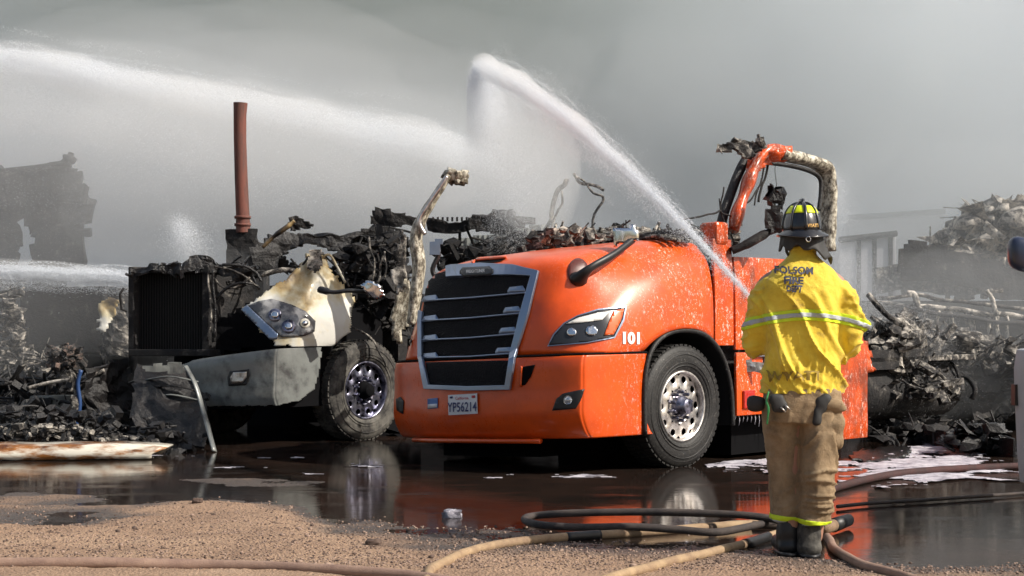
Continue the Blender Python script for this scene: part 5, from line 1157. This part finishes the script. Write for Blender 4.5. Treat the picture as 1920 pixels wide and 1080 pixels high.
# stones and splashes
for px, py, s_, lb in ((700, 1028, .035, 'dark brown stone on the sand between two hoses'), (370, 956, .03, 'small black scrap on the damp sand near the puddle, left'), (848, 970, .05, 'pale rounded lump standing in the shallow puddle')):
    g = G(px, py); rr = random.Random(px)
    o = mk('stone', [Vector((g.x, g.y, max(0, float(gh(g.x, g.y)))+s_*.3))+Vector((v.x*s_*1.2, v.y*s_, v.z*s_*.7))*(1+rr.uniform(-.2, .2)) for v in BALL[0][::1]], BALL[1], M['pebble2'] if px != 848 else M['foam'], None, True, label=lb, cat='stone')
#@@WATER
m = M['droplet'] = bpy.data.materials.new('water_droplets'); m.use_nodes = True; t_ = m.node_tree; t_.nodes.remove(t_.nodes['Principled BSDF'])
d1 = t_.nodes.new('ShaderNodeBsdfDiffuse'); d2 = t_.nodes.new('ShaderNodeBsdfTranslucent'); mx = t_.nodes.new('ShaderNodeMixShader')
d1.inputs[0].default_value = d2.inputs[0].default_value = (.93, .96, 1., 1); t_.links.new(d1.outputs[0], mx.inputs[1]); t_.links.new(d2.outputs[0], mx.inputs[2]); t_.links.new(mx.outputs[0], t_.nodes['Material Output'].inputs[0])
def spray(name, centres, dirs, size, stretch, label):
    """hundreds of thousands of tiny stretched drops, one sliver each"""
    rs = np.random.RandomState(len(centres)); n_ = len(centres); sz = size*(.5+rs.rand(n_, 1)); d = dirs/(np.linalg.norm(dirs, axis=1, keepdims=True)+1e-9)
    a = np.cross(d, rs.randn(n_, 3)); a /= np.linalg.norm(a, axis=1, keepdims=True)+1e-9
    v = np.stack([centres+d*sz*stretch, centres+a*sz, centres-a*sz], 1).reshape(-1, 3)
    me = bpy.data.meshes.new(name); me.vertices.add(len(v)); me.vertices.foreach_set('co', v.ravel()); me.loops.add(3*n_); me.loops.foreach_set('vertex_index', np.arange(3*n_, dtype=np.int32))
    me.polygons.add(n_); me.polygons.foreach_set('loop_start', np.arange(0, 3*n_, 3, dtype=np.int32)); me.update()
    me.materials.append(M['droplet']); o = bpy.data.objects.new(name, me); link(o); return tag(o, label, None, None, 'stuff')
def pathsample(pts, t):
    A = np.array([tuple(p) for p in pts]); m_ = len(A)-1; x = t*m_; i = np.minimum(x.astype(int), m_-1); f = (x-i)[:, None]
    return A[i]*(1-f)+A[i+1]*f, A[i+1]-A[i]
def clump(c, off, f=1.1, amt=.35):
    """thin the drops out in slow patches so that the spray is uneven"""
    q = c*f; k = vnoise(q[:, 0]*1.0+q[:, 1]*.3, q[:, 2]*1.6, 1., 77)+.5*vnoise(q[:, 0]*2.3, q[:, 2]*2.7, 1., 78)
    return np.random.RandomState(3).rand(len(c)) < np.clip(.62+k*1.3*amt/.35, .08, 1)
def stream(pts, n_, r0, r1, drop0, drop1, power=1., tail=0., seed=1):
    rs = np.random.RandomState(seed); t = rs.rand(n_)**power; c, d = pathsample(pts, t)
    sp_ = rs.randn(46, 3); sd_ = rs.exponential(1, 46); k_ = rs.randint(0, 46, n_); ph = rs.rand(46)*6.3
    rope = rs.rand(n_) < .62; wob = np.sin(t*23+ph[k_])*.25
    g_ = np.where(rope[:, None], sp_[k_]+wob[:, None]+rs.randn(n_, 3)*.16, rs.randn(n_, 3)); dd_ = np.where(rope, sd_[k_]*(1+.1*rs.randn(n_)), rs.exponential(1, n_))
    off = g_*(r0+(r1-r0)*t)[:, None]; off[:, 2] -= dd_*(drop0+(drop1-drop0)*t)
    p = c+off
    if tail: p = p[clump(p, off)]; d = d[:len(p)]
    return p, d+rs.randn(*p.shape)*.04*np.linalg.norm(d[0])
# the firefighter's own stream
J0 = nz_w+jd*.22; J3 = P(905, 124, 17); jp = [J0.lerp(J3, t)+Vector((0, 0, .20*4*t*(1-t))) for t in np.linspace(0, 1, 14)]
p1, d1_ = stream(jp, 190000, .008, .065, .0, .05, .66, seed=5); p2, d2_ = stream(jp, 100000, .02, .15, .01, .16, .55, seed=6)
spray('water_jet', np.concatenate([p1, p2]), np.concatenate([d1_, d2_]), .0014, 6, 'thick white hose stream rising from the firefighter up to the left over the orange truck')
fl = [P(905, 126, 17), P(903, 170, 17.1), P(915, 240, 17.3), P(945, 330, 17.6), P(985, 430, 18)]
rs = np.random.RandomState(8); n_ = 330000; t = rs.rand(n_)**.95; c, d = pathsample(fl, t); w = .05+.36*t
off = rs.randn(n_, 3)*w[:, None]; off[:, 0] = np.abs(rs.randn(n_))*w*1.15-.10-.25*t*(rs.rand(n_) < .4); off[:, 1] *= .8
p = c+off; k = clump(p, off, .9, .4); spray('falling_water', p[k], np.tile([[.12, 0, -1.]], (k.sum(), 1))+rs.randn(k.sum(), 3)*.25, .0012, 5, 'pale veil of drops falling from the top of the firefighter stream')
# high stream from the left
hp = [P(-620, 66, 20), P(-300, 72, 20), P(-100, 84, 20), P(60, 104, 20), P(200, 130, 20), P(420, 172, 20.2), P(640, 218, 20.6), P(800, 250, 21), P(930, 285, 21.4)]
p1, d1_ = stream(hp, 280000, .05, .10, .08, .11, 1.3, seed=11); p2, d2_ = stream(hp, 330000, .08, .18, .22, .55, 1.05, 1, seed=12)
spray('water_jet', np.concatenate([p1, p2]), np.concatenate([d1_, d2_]), .0017, 6, 'long white stream arching in from the upper left edge')
rs = np.random.RandomState(18); n_ = 200000; q = rs.rand(n_, 2); cx_ = -420+1500*rs.beta(1.3, 2.2, n_); cy_ = 130+150*np.clip(cx_, 0, 900)/900+rs.gamma(2., 62, n_); Yy = 20+rs.rand(n_)*1.4
p = np.stack([(cx_-CX)/F*Yy, Yy, CAMZ+(HY-cy_)/F*Yy], 1); p = p[(p[:, 2] > .8)]; k = clump(p, None, .7, .5)
spray('mist', p[k], rs.randn(k.sum(), 3)+[[.6, 0, -1]], .0016, 3, 'fine mist hanging below the high left stream')
# low stream at the left, bright puff behind the radiator, mist behind the firefighter
lp = [P(-300, 498, 19.2), P(0, 505, 19.2), P(150, 512, 19.2), P(290, 520, 19.2)]
p1, d1_ = stream(lp, 120000, .045, .05, .05, .03, 1.25, seed=21); spray('water_jet', p1, d1_, .0022, 6, 'low white stream entering at the left edge above the dark boxy truck front')
def puffcloud(name, pts, n_, r0, r1, size, label, seed, power=1.):
    rs = np.random.RandomState(seed); t = rs.rand(n_)**power; c, d = pathsample(pts, t); off = rs.randn(n_, 3)*(r0+(r1-r0)*t)[:, None]; p = c+off; p = p[(p[:, 2] > .05)]; k = clump(p, None, 1.4, .5)
    spray(name, p[k], rs.randn(k.sum(), 3), size, 2.5, label)
puffcloud('mist', [P(334, 415, 20), P(350, 460, 20), P(380, 520, 20)], 42000, .07, .24, .0022, 'small bright puff of spray behind the bare radiator', 31)
puffcloud('mist', [P(1560, 330, 17.2), P(1562, 440, 17.1), P(1580, 540, 17)], 52000, .09, .26, .0017, 'white mist drifting past the burnt window frame', 32)
puffcloud('mist', [P(1590, 520, 16.9), P(1640, 600, 17), P(1680, 700, 17)], 70000, .25, .40, .0017, 'white mist boiling up behind the firefighter right shoulder', 33)
# smoke: even grey smoke filling the yard behind the trucks, with paler and darker billows in it
def smoke_mat(name, col, dens, aniso=0.):
    m = bpy.data.materials.new(name); m.use_nodes = True; t = m.node_tree; t.nodes.remove(t.nodes['Principled BSDF'])
    pv = t.nodes.new('ShaderNodeVolumePrincipled'); t.links.new(pv.outputs[0], t.nodes['Material Output'].inputs['Volume'])
    pv.inputs['Color'].default_value = (*col, 1); pv.inputs['Density'].default_value = dens; pv.inputs['Anisotropy'].default_value = aniso; return m
MB().box((-80, 19.7, -.6), (80, 90, 40)).build('smoke', smoke_mat('smoke', (.900, .945, .995), .045, -.2), None, False, label='grey smoke filling everything behind the burnt trucks', kind='stuff')
def billow(px, py, Y, rx, ry, rz, col, dens, label, seed=0):
    c = P(px, py, Y); bm = bmesh.new(); bmesh.ops.create_icosphere(bm, subdivisions=4, radius=1)
    for v in bm.verts:
        k = 1+.35*noise.noise(v.co*1.3+Vector((seed, 0, 0)))+.12*noise.noise(v.co*3.1+Vector((seed, 4, 0))); q = v.co*k; v.co = c+Vector((q.x*rx, q.y*ry, q.z*rz))
        v.co.z = max(v.co.z, -.4)
    vs = [v.co.copy() for v in bm.verts]; fs = [tuple(w.index for w in f.verts) for f in bm.faces]; bm.free()
    mk('smoke_billow', vs, fs, smoke_mat('smoke_billow', col, dens, -.2), None, True, label=label, kind='stuff')
DK, LT, BL = (.46, .515, .48), (.975, .985, .995), (.95, .985, 1.)
def soft_billow(px, py, Y, rx, ry, rz, col, dens, label, seed=0, shells=4):
    for k in range(shells):
        q = 1.35-.28*k; billow(px+14*k, py+8*k, Y, rx*q, ry*q, rz*q, col, dens/shells, label+('' if k == 0 else ', '+('', 'outer middle', 'inner middle', 'core')[k]+' of it'), seed+k*3.7)
for a in [(130, -60, 26, 6.0, 3.4, 1.9, DK, .26, 'dark olive-grey billow across the upper left corner'), (840, -10, 26, 5.0, 3.4, 2.1, DK, .30, 'dark billow along the top centre'),
          (240, 300, 22.5, 3.4, 1.6, 1.5, LT, .42, 'pale billow low on the left behind the exhaust stack'), (660, 290, 23, 3.4, 1.8, 1.5, LT, .42, 'pale billow low in the middle above the gap between the trucks'),
          (1440, 130, 25, 3.2, 2.4, 1.9, BL, .46, 'bluish pale billow high on the right'), (1760, 190, 25.5, 3.4, 2.4, 2.4, BL, .42, 'bluish pale billow at the far right')]:
    soft_billow(*a, seed=a[0]*.01, shells=3 if a[6] is BL else 4)
for a in [(1180, 300, 26, 2.6, 2.4, 1.9, (.66, .71, .68), .10, 'mid-grey billow right of the centre stream'), (1760, 640, 18.6, 1.9, 1.0, 1.1, (.9, .93, .96), .12, 'thin smoke in front of the burnt flatbed'), (1800, 470, 21.6, 4.0, 1.4, 1.5, BL, .07, 'thin pale smoke drifting over the fallen roof panel'), (100, 560, 18.0, 2.4, 1.0, .9, (.9, .93, .96), .05, 'thin smoke in front of the dark boxy truck front')]:
    billow(*a, seed=a[0]*.01)
def mist_tube(pts, rad, dens, label, seed):
    c = catmull(pts, 6); n_ = len(c); rr = [(rad[0]+(rad[1]-rad[0])*i/(n_-1))*(1+.25*noise.noise(c[i]*1.2+Vector((seed, 0, 0))))*min(1, .12+(n_-1-i)/5) for i in range(n_)]
    mb = MB().tube(c, rr, 24); mb.v = [v+nz(v, 1.3, seed)*rad[1]*.35 for v in mb.v]
    o = mk('mist', mb.v, mb.f, smoke_mat('mist', (.985, .99, .995), dens, -.2), None, True, label=label, kind='stuff'); fix_normals(o)
    mod(o, 'REMESH', mode='VOXEL', voxel_size=max(.025, rad[1]*.2)); mod(o, 'SMOOTH', factor=.5, iterations=4); baked(o)
D = lambda z: Vector((0, 0, -z))
mist_tube([p+D(.14) for p in hp[1:]], (.20, .30), 1.15, 'dense inner mist of the high left stream', 1)
mist_tube([p+D(.45) for p in hp[1:]], (.50, .66), .24, 'outer mist of the high left stream', 2)
mist_tube(jp[4:]+[jp[-1]-jd*.05+D(.04)], (.05, .13), 2.0, 'soft mist round the upper firefighter stream', 4)
mist_tube([fl[0]+Vector((.12, .2, -.22)), fl[1]+Vector((.16, 0, -.12)), fl[2]+Vector((.20, 0, 0)), fl[3]+Vector((.3, 0, 0)), fl[4]+Vector((.25, .1, 0))], (.18, .75), .42, 'soft body of the falling veil of water', 5)
mist_tube(lp, (.13, .13), 1.0, 'soft mist of the low left stream', 7)
